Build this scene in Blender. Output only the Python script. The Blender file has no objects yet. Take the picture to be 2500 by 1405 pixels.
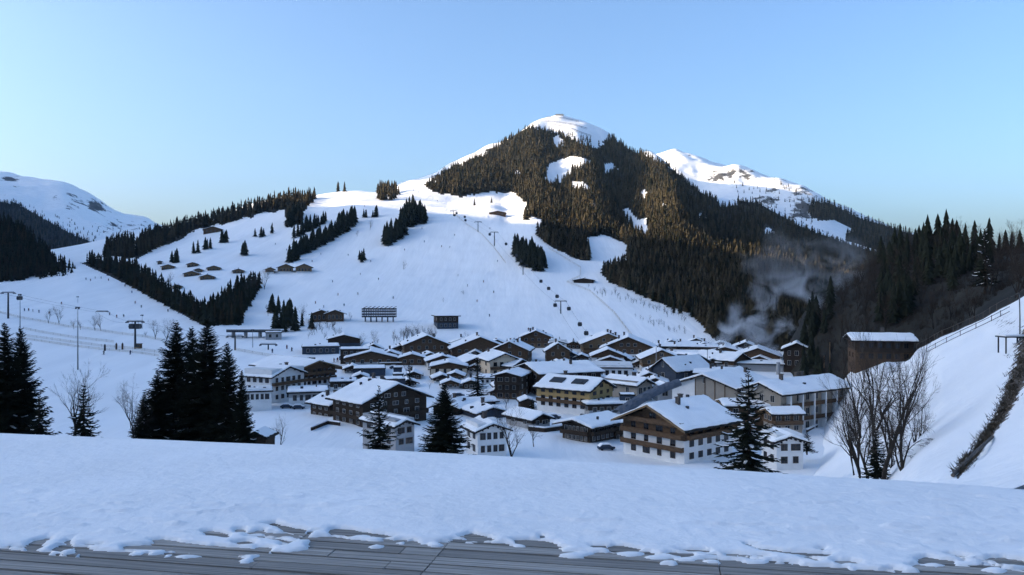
import bpy, bmesh, math, random
import numpy as np
from mathutils import Vector, Matrix

# ------------------------------------------------------------------ camera, sky, sun, exposure
SC = bpy.context.scene
COL = SC.collection
RAD = math.radians
FPX, CXP, CYP, CAMZ = 2000.0, 1250.0, 702.5, 1.6      # photo pixels -> metres

cam = bpy.data.cameras.new('camera'); cam_o = bpy.data.objects.new('camera', cam); COL.objects.link(cam_o)
cam.sensor_width = 36.0; cam.lens = 36.0*FPX/2500.0
cam.clip_start = 0.1; cam.clip_end = 40000
cam_o.location = (0, 0, CAMZ); cam_o.rotation_euler = (RAD(90), 0, 0)
SC.camera = cam_o

SUN_EL, SUN_AZ = 13.0, -94.0          # elevation; azimuth clockwise from the view direction (+Y)
world = bpy.data.worlds.new('World'); SC.world = world; world.use_nodes = True
wn = world.node_tree
bg = wn.nodes['Background']
sky = wn.nodes.new('ShaderNodeTexSky'); sky.sky_type = 'NISHITA'; sky.sun_disc = False
sky.sun_elevation = RAD(SUN_EL); sky.sun_rotation = RAD(SUN_AZ)
sky.altitude = 300; sky.air_density = 0.9; sky.dust_density = 5.0; sky.ozone_density = 3.9
wn.links.new(sky.outputs[0], bg.inputs[0]); bg.inputs[1].default_value = 0.15

sl = bpy.data.lights.new('sun', 'SUN'); so = bpy.data.objects.new('sun', sl); COL.objects.link(so)
sl.energy = 5.0; sl.angle = RAD(0.5); sl.color = (1.0, 0.80, 0.55)
az, el = RAD(SUN_AZ), RAD(SUN_EL)
to_sun = Vector((math.sin(az)*math.cos(el), math.cos(az)*math.cos(el), math.sin(el)))
so.rotation_euler = to_sun.to_track_quat('Z', 'Y').to_euler()

SC.view_settings.view_transform = 'Standard'; SC.view_settings.look = 'None'
SC.view_settings.exposure = 1.44; SC.view_settings.gamma = 1.0
SC.cycles.max_bounces = 6; SC.cycles.diffuse_bounces = 3; SC.cycles.glossy_bounces = 2
SC.cycles.transparent_max_bounces = 6; SC.cycles.volume_bounces = 1
SC.cycles.use_adaptive_sampling = True; SC.cycles.adaptive_threshold = 0.02

# thin even air in a closed box over the valley: far woods fade to blue
hm = bpy.data.materials.new('haze'); hm.use_nodes = True; hm.node_tree.nodes.clear()
_o = hm.node_tree.nodes.new('ShaderNodeOutputMaterial'); _v = hm.node_tree.nodes.new('ShaderNodeVolumePrincipled')
_v.inputs['Color'].default_value = (0.50, 0.74, 1.0, 1); _v.inputs['Density'].default_value = 0.000013; _v.inputs['Anisotropy'].default_value = 0.0
hm.node_tree.links.new(_v.outputs[0], _o.inputs['Volume'])
_m = bpy.data.meshes.new('haze'); _b = bmesh.new(); bmesh.ops.create_cube(_b, size=1.0, matrix=Matrix.Translation((0, 0, 562)) @ Matrix.Diagonal((16200, 16200, 1276, 1))); _b.to_mesh(_m); _b.free(); _m.materials.append(hm)
_h = bpy.data.objects.new('haze', _m); COL.objects.link(_h); _h['kind'] = 'stuff'; _h['label'] = 'thin bluish winter haze filling the valley'

rng = np.random.default_rng(7); random.seed(7)

# ------------------------------------------------------------------ helpers
def px(x, y, d):
    """the point that photo pixel (x, y) shows at ground distance d along the view axis"""
    return Vector(((x-CXP)/FPX*d, d, CAMZ-(y-CYP)/FPX*d))

def _hash(i, j, s):
    n = (i*374761393 + j*668265263 + s*974634777) & 0xffffffff
    n = ((n ^ (n >> 13))*1274126177) & 0xffffffff
    return ((n ^ (n >> 16)) & 0xffff)/65535.0

def vnoise(x, y, s=0):
    x = np.asarray(x, float); y = np.asarray(y, float)
    i = np.floor(x).astype(np.int64); j = np.floor(y).astype(np.int64)
    u = x-i; v = y-j
    u = u*u*u*(u*(u*6-15)+10); v = v*v*v*(v*(v*6-15)+10)
    a = _hash(i, j, s); b = _hash(i+1, j, s); c = _hash(i, j+1, s); d = _hash(i+1, j+1, s)
    return (a*(1-u)+b*u)*(1-v)+(c*(1-u)+d*u)*v*1.0 - 0.5

def fbm(x, y, o=4, s=0):
    r = 0; a = 1.0
    for k in range(o):
        r = r + a*vnoise(x, y, s+k*17); x = x*2.03+11.3; y = y*2.03+5.7; a *= 0.5
    return r

MATS = {}
def mat(name, color, rough=0.8, var=0.0, scale=1.0, bump=0.0, bscale=8.0, color2=None, spec=0.2, stretch=None, detail=6):
    m = bpy.data.materials.new(name); m.use_nodes = True
    nt = m.node_tree; b = nt.nodes['Principled BSDF']
    b.inputs['Base Color'].default_value = (*color, 1); b.inputs['Roughness'].default_value = rough
    b.inputs['Specular IOR Level'].default_value = spec
    if var or bump:
        tc = nt.nodes.new('ShaderNodeTexCoord'); src = tc.outputs['Object']
        if stretch:
            mp = nt.nodes.new('ShaderNodeMapping'); mp.inputs['Scale'].default_value = stretch
            nt.links.new(src, mp.inputs[0]); src = mp.outputs[0]
    if var:
        n = nt.nodes.new('ShaderNodeTexNoise'); n.inputs['Scale'].default_value = scale; n.inputs['Detail'].default_value = detail
        nt.links.new(src, n.inputs['Vector'])
        r = nt.nodes.new('ShaderNodeValToRGB'); r.color_ramp.elements[0].position = 0.32; r.color_ramp.elements[1].position = 0.68
        c2 = color2 or tuple(c*(1-var) for c in color)
        r.color_ramp.elements[0].color = (*color, 1); r.color_ramp.elements[1].color = (*c2, 1)
        nt.links.new(n.outputs['Fac'], r.inputs[0]); nt.links.new(r.outputs[0], b.inputs['Base Color'])
    if bump:
        n2 = nt.nodes.new('ShaderNodeTexNoise'); n2.inputs['Scale'].default_value = bscale; n2.inputs['Detail'].default_value = 5
        nt.links.new(src, n2.inputs['Vector'])
        bp = nt.nodes.new('ShaderNodeBump'); bp.inputs['Strength'].default_value = 1.0; bp.inputs['Distance'].default_value = bump
        nt.links.new(n2.outputs['Fac'], bp.inputs['Height']); nt.links.new(bp.outputs[0], b.inputs['Normal'])
    MATS[name] = m
    return m

def np_mesh(name, V, F, mats, fmat=None, smooth=False):
    """mesh from numpy arrays; F is (n,3) or (n,4) or a list of such arrays"""
    me = bpy.data.meshes.new(name)
    Fs = F if isinstance(F, list) else [F]
    V = np.asarray(V, np.float32)
    loops = np.concatenate([np.asarray(f).ravel() for f in Fs]).astype(np.int32)
    tot = np.concatenate([np.full(len(f), np.asarray(f).shape[1]) for f in Fs if len(f)]).astype(np.int32)
    start = np.concatenate([[0], np.cumsum(tot)[:-1]]).astype(np.int32)
    me.vertices.add(len(V)); me.vertices.foreach_set('co', V.ravel())
    me.loops.add(len(loops)); me.loops.foreach_set('vertex_index', loops)
    me.polygons.add(len(tot)); me.polygons.foreach_set('loop_start', start); me.polygons.foreach_set('loop_total', tot)
    for m in (mats if isinstance(mats, (list, tuple)) else [mats]):
        me.materials.append(m)
    if fmat is not None: me.polygons.foreach_set('material_index', np.asarray(fmat, np.int32))
    me.polygons.foreach_set('use_smooth', np.full(len(tot), smooth))
    me.update(calc_edges=True); me.validate()
    return me

def link(name, me, parent=None, loc=None, rotz=None):
    o = bpy.data.objects.new(name, me); COL.objects.link(o)
    if parent is not None: o.parent = parent
    if loc is not None: o.location = loc
    if rotz is not None: o.rotation_euler = (0, 0, rotz)
    return o

def tag(o, label=None, cat=None, group=None, kind=None):
    if label: o['label'] = label
    if cat: o['category'] = cat
    if group: o['group'] = group
    if kind: o['kind'] = kind
    return o

def thing(name, label, cat, loc=(0, 0, 0), rotz=0, group=None):
    return tag(link(name, None, None, loc, rotz), label, cat, group)

class MB:
    """collects boxes, bars and tubes into one mesh"""
    def __init__(s): s.v = []; s.f = []; s.m = []
    def add(s, vs, fs, mi=0):
        n = len(s.v); s.v.extend([tuple(v) for v in vs]); s.f.extend([tuple(i+n for i in f) for f in fs]); s.m.extend([mi]*len(fs)); return s
    def box(s, x0, x1, y0, y1, z0, z1, mi=0):
        v = [(x0,y0,z0),(x1,y0,z0),(x1,y1,z0),(x0,y1,z0),(x0,y0,z1),(x1,y0,z1),(x1,y1,z1),(x0,y1,z1)]
        return s.add(v, [(0,3,2,1),(4,5,6,7),(0,1,5,4),(1,2,6,5),(2,3,7,6),(3,0,4,7)], mi)
    def prism(s, poly, axis, a, b, mi=0):
        """poly: (u,w) outline counter-clockwise; extruded along axis 'x' or 'y' or 'z' from a to b"""
        n = len(poly)
        def P(u, w, t): return (t,u,w) if axis == 'x' else ((u,t,w) if axis == 'y' else (u,w,t))
        v = [P(u,w,a) for u,w in poly]+[P(u,w,b) for u,w in poly]
        f = [tuple(range(n))[::-1], tuple(range(n,2*n))]+[(i,(i+1)%n,(i+1)%n+n,i+n) for i in range(n)]
        return s.add(v, f, mi)
    def tube(s, pts, rad, n=6, mi=0, cap=True):
        pts = [Vector(p) for p in pts]
        if not hasattr(rad, '__len__'): rad = [rad]*len(pts)
        vs = []
        for i, p in enumerate(pts):
            t = (pts[min(i+1,len(pts)-1)]-pts[max(i-1,0)])
            if t.length < 1e-9: t = Vector((0,0,1))
            t.normalize()
            a = t.cross(Vector((0,0,1)) if abs(t.z) < .95 else Vector((1,0,0))).normalized(); b = t.cross(a)
            for k in range(n):
                an = 2*math.pi*k/n
                vs.append(p+(a*math.cos(an)+b*math.sin(an))*rad[i])
        fs = []
        for i in range(len(pts)-1):
            for k in range(n):
                fs.append((i*n+k, i*n+(k+1)%n, (i+1)*n+(k+1)%n, (i+1)*n+k))
        if cap:
            fs.append(tuple(range(n))); fs.append(tuple(range((len(pts)-1)*n, len(pts)*n))[::-1])
        return s.add(vs, fs, mi)
    def mesh(s, name, mats, smooth=False):
        me = bpy.data.meshes.new(name); me.from_pydata([tuple(v) for v in s.v], [], s.f)
        for m in (mats if isinstance(mats, (list, tuple)) else [mats]): me.materials.append(m)
        me.polygons.foreach_set('material_index', s.m)
        if smooth: me.polygons.foreach_set('use_smooth', [True]*len(s.f))
        b = bmesh.new(); b.from_mesh(me); bmesh.ops.recalc_face_normals(b, faces=b.faces); b.to_mesh(me); b.free()
        me.update(); return me
    def build(s, name, mats, parent=None, loc=None, rotz=None, smooth=False):
        return link(name, s.mesh(name, mats, smooth), parent, loc, rotz)

# ------------------------------------------------------------------ materials
def snow_material(name, base, bump, bscale, big):
    m = mat(name, base, 0.75, 0.05, big, bump, bscale, spec=0.25, color2=tuple(c*0.93 for c in base))
    return m
snow = mat('snow', (0.95, 0.945, 0.93), 0.75, 0.05, 0.02, 0.5, 0.05, color2=(0.88, 0.877, 0.865), spec=0.25, stretch=(5, .6, 1), detail=9)
snow_near = snow_material('snow_near', (0.95, 0.945, 0.93), 0.02, 9.0, 1.2)
snow_roof = snow_material('snow_roof', (0.95, 0.945, 0.93), 0.06, 1.2, 0.3)
forest_floor = mat('forest_floor', (0.030, 0.028, 0.022), 0.95, 0.4, 0.08)
def masked(name, color, c2, sc):
    """snow that gives way to bare ground where the mesh's own 'bare' attribute, broken up by noise, is high"""
    m = mat(name, (0.95, 0.945, 0.93), 0.8, 0.05, 0.05, 0.12, 1.5, color2=(0.88, 0.877, 0.865)); nt = m.node_tree; N = nt.nodes.new; K = nt.links.new; b = nt.nodes['Principled BSDF']
    at = N('ShaderNodeAttribute'); at.attribute_name = 'bare'; tc = N('ShaderNodeTexCoord'); n = N('ShaderNodeTexNoise'); n.inputs['Scale'].default_value = 1.1*sc; n.inputs['Detail'].default_value = 8; n.inputs['Roughness'].default_value = .7
    K(tc.outputs['Object'], n.inputs['Vector']); a = N('ShaderNodeMath'); a.operation = 'MULTIPLY_ADD'; a.inputs[1].default_value = 1.6; K(n.outputs['Fac'], a.inputs[0]); K(at.outputs['Fac'], a.inputs[2])
    r = N('ShaderNodeMapRange'); r.inputs['From Min'].default_value = 1.27; r.inputs['From Max'].default_value = 1.36; K(a.outputs[0], r.inputs['Value'])
    n2 = N('ShaderNodeTexNoise'); n2.inputs['Scale'].default_value = 2.3*sc; n2.inputs['Detail'].default_value = 7; K(tc.outputs['Object'], n2.inputs['Vector']); g = N('ShaderNodeValToRGB')
    g.color_ramp.elements[0].color = (*color, 1); g.color_ramp.elements[1].color = (*c2, 1); g.color_ramp.elements[0].position = .35; g.color_ramp.elements[1].position = .7; K(n2.outputs['Fac'], g.inputs[0])
    mx = N('ShaderNodeMix'); mx.data_type = 'RGBA'; K(r.outputs[0], mx.inputs['Factor'])
    old = b.inputs['Base Color'].links[0].from_socket; K(old, mx.inputs['A']); K(g.outputs[0], mx.inputs['B']); K(mx.outputs['Result'], b.inputs['Base Color']); return m
snow_soil = masked('snow_and_soil', (0.13, 0.098, 0.070), (0.060, 0.046, 0.035), 1)
snow_rock = masked('snow_and_rock', (0.12, 0.115, 0.11), (0.06, 0.058, 0.056), .012)
soil = mat('soil', (0.10, 0.075, 0.055), 0.95, 0.55, 0.9, 0.12, 3.0, color2=(0.045, 0.034, 0.026))
rock = mat('rock', (0.10, 0.095, 0.09), 0.95, 0.5, 0.05)
# ------------------------------------------------------------------ the terrain: polar heightfields
class Sheet:
    """heights on a grid of viewing azimuth x (as photo column) and distance d; table: {x: [(d, y), ...]}"""
    def __init__(s, table, xs, ds, rough=None, bend=None, soft=2):
        s.xs = np.asarray(xs, float); s.ds = np.asarray(ds, float); s.ld = np.log(s.ds)
        kx = sorted(table)
        rows = np.array([np.interp(s.ld, np.log([p[0] for p in table[k]]), [p[1] for p in table[k]]) for k in kx])
        Y = np.empty((len(s.xs), len(s.ds)))
        for j in range(len(s.ds)): Y[:, j] = np.interp(s.xs, kx, rows[:, j])
        for _ in range(soft):                                      # soften the creases of the table
            Yp = np.pad(Y, ((0,0),(1,1)), mode='edge'); Y = (Yp[:, :-2]+2*Yp[:, 1:-1]+Yp[:, 2:])/4
        for _ in range(soft*2):
            Yp = np.pad(Y, ((1,1),(0,0)), mode='edge'); Y = (Yp[:-2]+2*Yp[1:-1]+Yp[2:])/4
        XX, DD = np.meshgrid(s.xs, s.ds, indexing='ij')
        if bend is not None: Y = Y+bend(XX, DD)
        s.WX = (XX-CXP)/FPX*DD; s.WY = DD
        Z = CAMZ-(Y-CYP)/FPX*DD
        if rough is not None: Z = Z+rough(s.WX, s.WY, DD)
        s.Z = Z; s.Y = CYP-(Z-CAMZ)/DD*FPX
        s.XX, s.DD = XX, DD
    def col(s, x):
        i = int(np.clip(np.searchsorted(s.xs, x)-1, 0, len(s.xs)-2)); t = (x-s.xs[i])/(s.xs[i+1]-s.xs[i])
        return s.Y[i]*(1-t)+s.Y[i+1]*t
    def dist(s, x, y, dmin=0):
        """distance at which the line of sight through photo pixel (x, y) first meets the sheet (None: never)"""
        Y = s.col(x); ok = (Y <= y) & (s.ds >= dmin)
        if not ok.any(): return None
        j = int(np.argmax(ok))
        if j == 0 or Y[j-1] <= y: return float(s.ds[j])
        t = (Y[j-1]-y)/max(Y[j-1]-Y[j], 1e-6)
        return float(s.ds[j-1]+(s.ds[j]-s.ds[j-1])*t)
    def at(s, x, y, dmin=0):
        d = s.dist(x, y, dmin)
        return None if d is None else px(x, y, d)
    def near_at(s, x, y):
        """like at(), but the crest below the line of sight where that passes over the sheet"""
        p = s.at(x, y)
        if p is None:
            Y = s.col(x); j = int(np.argmin(Y)); p = px(x, float(Y[j]), float(s.ds[j]))
        return p
    def ground(s, x, d):
        """the surface below viewing column x at distance d"""
        Y = s.col(x); return px(x, float(np.interp(d, s.ds, Y)), d)
    def z(s, X, Y):
        x = X/Y*FPX+CXP
        return s.ground(x, Y).z
    def mesh(s, name, mats, fmat=None):
        nx, nd = s.Z.shape
        V = np.stack([s.WX, s.WY, s.Z], -1).reshape(-1, 3)
        a = (np.arange(nx-1)[:, None]*nd+np.arange(nd-1)[None]).reshape(-1)
        F = np.stack([a, a+nd, a+nd+1, a+1], 1)
        fm = None
        if fmat is not None:
            cx = (s.XX[:-1, :-1]+s.XX[1:, 1:]).reshape(-1)/2; cy = (s.Y[:-1, :-1]+s.Y[1:, 1:]).reshape(-1)/2; cd = (s.DD[:-1, :-1]+s.DD[1:, 1:]).reshape(-1)/2
            fm = fmat(cx, cy, cd)
        return np_mesh(name, V, F, mats, fm, True)

def inside(poly, x, y):
    x = np.asarray(x, float); y = np.asarray(y, float); r = np.zeros(x.shape, bool)
    n = len(poly)
    for i in range(n):
        x0, y0 = poly[i]; x1, y1 = poly[(i+1) % n]
        c = ((y0 > y) != (y1 > y))
        if y0 != y1: r ^= c & (x < (x1-x0)*(y-y0)/(y1-y0)+x0)
    return r

near = [(9,1330),(40,1290),(90,1240),(150,1200),(190,1128),(235,1050),(280,1000),(325,950),(380,900)]
up = {
 -1500: [(450,850),(640,740),(900,660),(1100,630)],
 -400: [(430,860),(520,800),(640,740),(760,690),(900,660),(1150,640)],
 0:    [(430,860),(520,800),(640,740),(760,690),(900,660),(1150,635)],
 190:  [(430,860),(525,800),(640,740),(720,700),(800,660),(950,630),(1200,603)],
 330:  [(430,860),(530,800),(640,745),(740,705),(850,660),(1000,610),(1250,578)],
 500:  [(450,850),(560,790),(700,720),(820,660),(980,600),(1150,562),(1380,535)],
 600:  [(450,850),(560,795),(690,730),(840,655),(1000,590),(1150,545),(1400,505)],
 700:  [(450,850),(560,795),(680,735),(860,650),(1020,580),(1160,530),(1420,477)],
 800:  [(450,850),(540,800),(660,740),(850,650),(1030,565),(1160,515),(1470,464)],
 870:  [(450,850),(540,800),(660,740),(850,650),(1030,560),(1160,510),(1300,480),(1480,457)],
 950:  [(450,850),(540,805),(660,742),(845,650),(1020,560),(1100,525),(1250,490),(1520,455)],
 1000: [(450,850),(530,812),(660,745),(840,650),(1010,560),(1090,523),(1250,490),(1400,466),(1580,438)],
 1100: [(450,850),(530,815),(670,740),(830,650),(1000,560),(1080,526),(1230,498),(1400,472),(1600,432),(1800,397)],
 1200: [(450,850),(530,818),(670,740),(820,650),(990,562),(1070,532),(1230,497),(1400,470),(1720,402),(1980,351)],
 1310: [(450,850),(530,818),(670,735),(800,650),(980,560),(1080,530),(1230,500),(1680,400),(2140,284)],
 1370: [(450,850),(530,818),(670,735),(800,655),(1000,560),(1150,520),(1680,398),(2210,271)],
 1430: [(450,850),(525,819),(685,722),(850,632),(1110,535),(1680,398),(2180,285)],
 1480: [(450,850),(520,820),(700,710),(930,600),(1230,500),(1680,398),(2120,308)],
 1640: [(450,850),(520,820),(640,745),(800,654),(920,604),(1220,520),(1820,414)],
 1850: [(450,850),(500,830),(640,750),(800,668),(1000,618),(1400,566),(2000,493)],
 2050: [(450,850),(500,830),(640,765),(800,700),(1200,645),(2100,590)],
 2250: [(450,850),(640,770),(800,720),(1900,640)],
 2500: [(450,850),(640,780),(900,730),(1100,700)],
 4100: [(450,850),(640,780),(900,730),(1100,700)],
}
table = {}
for k, p in up.items():
    dr, yr = p[-1]
    table[k] = near+p+[(dr*1.08, yr+12), (dr*1.5, yr+120), (4200, max(yr+260, 760))]

def main_bend(x, d):
    """spurs and hollows of the mountain's face (photo pixels of height)"""
    up_ = np.clip((d-960)/160, 0, 1)*np.clip((2150-d)/200, 0, 1)
    r = 0
    for xc, w, a, sl in ((1615, 38, -30, .06), (1510, 46, 34, .05), (1425, 24, -12, .04), (1360, 22, 9, .04), (1300, 26, -9, .02), (1230, 22, 7, .02), (1765, 70, 30, .05)):
        r = r+a*np.exp(-((x-xc-(1600-d)*sl)/w)**2)
    return r*up_
def main_rough(X, Y, d):
    far = np.clip((d-500)/600, 0, 1)
    r = fbm(X/420, Y/420, 4, 3)*(34-16*np.clip((X-220)/150, 0, 1))*np.clip((d-850)/700, 0, 1)
    r = r+fbm(X/120, Y/120, 4, 9)*3.0*far
    r = r+fbm(X/45, Y/45, 3, 5)*1.7*np.clip((d-120)/80, 0, 1)
    r = r+fbm(X/9, Y/9, 2, 8)*0.25*np.clip((d-120)/80, 0, 1)*np.clip((700-d)/200, 0, 1)
    return r
XS = np.concatenate([np.arange(-1500, -150, 30), np.arange(-150, 2650, 5), np.arange(2650, 4101, 30)])
DS = np.exp(np.concatenate([np.linspace(math.log(9), math.log(140), 40)[:-1], np.linspace(math.log(140), math.log(2400), 420)[:-1], np.linspace(math.log(2400), math.log(4200), 20)]))
valley = Sheet(table, XS, DS, main_rough, main_bend)

# wooded hill at the far side of the left piste
hill_l = Sheet({-900: [(740,700),(1000,470),(1200,480),(1500,640)], -300: [(740,700),(930,490),(1050,500),(1400,640)], 0: [(740,700),(770,694),(900,542),(960,548),(1200,640)], 60: [(740,705),(770,696),(890,568),(950,574),(1200,650)],
                100: [(740,705),(770,698),(880,602),(940,608),(1200,660)], 140: [(740,708),(770,700),(860,636),(920,642),(1200,670)], 170: [(740,712),(775,700),(840,668),(900,674),(1200,690)],
                190: [(740,718),(780,704),(830,690),(900,695),(1200,720)], 260: [(740,735),(830,728),(1200,760)]},
               np.arange(-900, 262, 6), np.exp(np.linspace(math.log(740), math.log(1500), 90)), lambda X, Y, d: fbm(X/60, Y/60, 3, 2)*5*np.clip((d-760)/60, 0, 1))
# far snowy mountain on the left
far_l = Sheet({-1500: [(2300,760),(4400,330),(5200,420)], -500: [(2300,720),(4400,385),(5200,430)], 0: [(2300,690),(3000,590),(3700,505),(4500,430),(5200,470)], 60: [(2300,680),(3000,580),(3700,512),(4500,440),(5200,480)],
               150: [(2300,680),(3000,600),(3700,530),(4500,441),(5200,480)], 200: [(2300,680),(3000,610),(3700,545),(4500,465),(5200,500)], 260: [(2300,680),(3000,610),(3700,560),(4400,511),(5200,550)],
               300: [(2300,680),(3000,610),(3700,565),(4400,526),(5200,560)], 352: [(2300,680),(3000,610),(3700,565),(4500,530),(5200,565)], 380: [(2300,680),(3000,615),(4500,546),(5200,575)], 500: [(2300,690),(3500,620),(4500,590),(5200,610)], 800: [(2300,720),(4500,680),(5200,700)]},
              np.concatenate([np.arange(-1500, -60, 30), np.arange(-60, 800, 5)]), np.exp(np.linspace(math.log(2300), math.log(5200), 150)),
              lambda X, Y, d: fbm(X/600, Y/600, 5, 21)*70*np.clip((d-2500)/900, 0, 1)+fbm(X/150, Y/150, 3, 4)*16)
# second peak behind the right shoulder
far_r = Sheet({1380: [(2400,620),(3500,420),(4200,470)], 1560: [(2400,600),(3500,392),(4200,450)], 1617: [(2400,580),(3500,374),(4200,440)], 1650: [(2400,575),(2900,470),(3500,362),(4200,440)], 1700: [(2400,580),(2900,480),(3400,382),(4100,450)],
               1800: [(2400,590),(2850,485),(3200,398),(4000,470)], 1900: [(2400,600),(2750,512),(3000,426),(4000,500)], 1960: [(2400,605),(2700,528),(2920,452),(4000,520)], 2000: [(2400,610),(2680,540),(2870,478),(4000,540)],
               2100: [(2400,615),(2900,560),(3100,526),(4000,580)], 2160: [(2400,620),(2900,570),(3100,541),(4000,590)], 2240: [(2400,630),(3000,572),(4000,610)], 2400: [(2400,660),(3000,620),(4000,660)], 2900: [(2400,710),(3000,680),(4000,700)]},
              np.arange(1380, 2900, 5), np.exp(np.linspace(math.log(2400), math.log(4000), 150)),
              lambda X, Y, d: fbm(X/300, Y/300, 5, 31)*42*np.clip((d-2500)/500, 0, 1)*np.clip((3600-d)/300, .3, 1)+fbm(X/90, Y/90, 3, 14)*9)
# bank and wooded hill on the right
bank = Sheet({1960: [(18,1500),(60,1290),(110,1220),(180,1180),(260,1090),(330,1010),(420,990)],
              2080: [(18,1420),(60,1230),(110,1170),(150,1120),(200,1040),(240,960),(270,900),(420,930)],
              2160: [(18,1360),(40,1230),(80,1150),(120,1080),(160,1000),(200,920),(240,885),(265,884),(420,930)],
              2240: [(18,1300),(30,1200),(50,1120),(80,1040),(120,940),(155,858),(175,852),(230,880),(420,930)],
              2300: [(18,1270),(28,1180),(45,1100),(70,1010),(105,900),(145,826),(165,822),(230,880),(420,930)],
              2400: [(18,1220),(26,1170),(42,1060),(62,960),(95,860),(130,783),(150,778),(230,850),(420,920)],
              2500: [(18,1180),(25,1130),(40,1000),(58,900),(85,800),(118,727),(140,722),(230,830),(420,920)],
              2800: [(18,1080),(25,1000),(40,850),(58,750),(85,650),(118,580),(140,575),(230,700),(420,900)]},
             np.concatenate([np.arange(1960, 2620, 4), np.arange(2620, 3200, 20)]), np.exp(np.linspace(math.log(18), math.log(420), 300)),
             lambda X, Y, d: fbm(X/7, Y/7, 3, 12)*0.35+fbm(X/1.6, Y/1.6, 3, 2)*0.10)
hill_r = Sheet({1900: [(160,1700),(330,1000),(360,960),(400,900),(480,860),(700,900)], 1980: [(160,1700),(320,960),(345,885),(380,800),(430,740),(500,745),(700,860)], 2050: [(160,1700),(300,950),(325,890),(365,760),(420,690),(480,690),(700,830)],
                2100: [(160,1500),(260,960),(290,885),(350,740),(420,665),(480,665),(700,820)], 2200: [(160,1300),(240,930),(280,850),(340,700),(400,625),(460,625),(700,800)], 2300: [(160,1200),(220,910),(260,830),(320,690),(380,615),(440,618),(700,780)],
                2400: [(160,1000),(180,880),(220,800),(290,680),(360,622),(430,622),(700,760)], 2500: [(160,900),(185,800),(210,740),(280,650),(360,612),(430,612),(700,740)], 2900: [(160,760),(210,680),(280,600),(360,560),(430,560),(700,700)], 3800: [(160,760),(210,680),(280,600),(360,560),(430,560),(700,700)]},
               np.concatenate([np.arange(1900, 2650, 6), np.arange(2650, 3800, 25)]), np.exp(np.linspace(math.log(160), math.log(700), 120)),
               lambda X, Y, d: fbm(X/30, Y/30, 3, 6)*2.5)

# woods as they lie on the ground (photo pixels)
W_MOUNTAIN = [[(1040,455),(1075,425),(1170,385),(1250,335),(1295,312),(1340,322),(1385,336),(1440,360),(1472,366),(1486,334),(1540,364),(1640,415),(1750,450),(1850,496),(1950,552),(2050,590),(2150,618),(2260,650),(2260,860),
               (1960,862),(1760,842),(1720,800),(1690,768),(1600,735),(1530,705),(1490,690),(1465,662),(1525,645),(1530,618),(1480,590),(1440,590),(1450,640),(1410,634),(1340,600),(1310,575),(1330,548),(1400,540),(1330,537),(1285,528),(1290,500),(1255,470),(1200,468),(1120,480),(1060,470)]]
W_HOLES = [[(1335,440),(1350,400),(1395,388),(1440,398),(1400,415),(1370,440)],[(1472,402),(1495,400),(1505,412),(1480,420)],[(1395,448),(1420,446),(1440,460),(1400,462)],[(1520,520),(1535,515),(1560,540),(1578,535),(1582,575),(1560,570)],
           [(1745,475),(1790,470),(1800,500),(1760,500)],[(1440,590),(1480,585),(1530,605),(1525,648),(1470,655),(1445,640)],[(1350,345),(1365,335),(1375,345),(1360,360)]]
W_HOLES = [[(sum(q[0] for q in h)/len(h)+(a-sum(q[0] for q in h)/len(h))*1.15, sum(q[1] for q in h)/len(h)+(b-sum(q[1] for q in h)/len(h))*1.3) for a, b in h] for h in W_HOLES]
W_HOLES += [[(1610,500),(1622,498),(1634,520),(1620,524)], [(1568,470),(1578,468),(1584,484),(1572,486)], [(1700,520),(1712,518),(1722,532),(1708,534)], [(1860,560),(1880,556),(1892,570),(1870,574)], [(1250,420),(1262,414),(1268,424),(1256,428)], [(1420,500),(1450,496),(1456,504),(1426,508)]]
W_RIDGE = [[(330,625),(345,585),(380,560),(500,542),(600,513),(700,487),(770,470),(768,490),(740,520),(735,545),(700,556),(700,512),(640,520),(560,545),(480,560),(450,578),(330,632)], [(255,625),(260,605),(330,590),(325,632)]]
W_GULLY = [[(192,640),(300,645),(350,670),(420,725),(500,775),(545,735),(580,705),(640,690),(636,705),(615,735),(590,770),(590,795),(500,796),(480,786),(420,755),(330,705),(245,664)]]
W_HILL_L = [[(-900,480),(-300,500),(0,543),(60,569),(100,603),(140,637),(170,669),(190,690),(188,699),(95,697),(88,680),(68,680),(60,695),(-900,700)]]
W_FARL = [[(-300,560),(0,492),(40,497),(100,530),(170,570),(250,602),(400,615),(600,650),(600,700),(-300,720)]]
W_FARR = [[(1900,535),(1960,560),(2040,590),(1990,585),(1920,560)],[(1985,490),(2030,500),(2100,534),(2240,575),(2400,625),(2400,700),(2100,620),(2060,582),(2085,560),(2040,540),(1980,535),(1975,515)]]

def floor_of(woods, holes=(), base=0, idx=1, extra=None):
    def f(x, y, d):
        r = np.full(x.shape, base)
        j = fbm(x/14, y/14, 2, 3)*14
        for w in woods: r[inside(w, x+j, y+j*.5)] = idx
        for w in holes: r[inside(w, x+j*.5, y+j*.4)] = base
        if extra is not None: extra(r, x, y, d)
        return r
    return f

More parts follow.
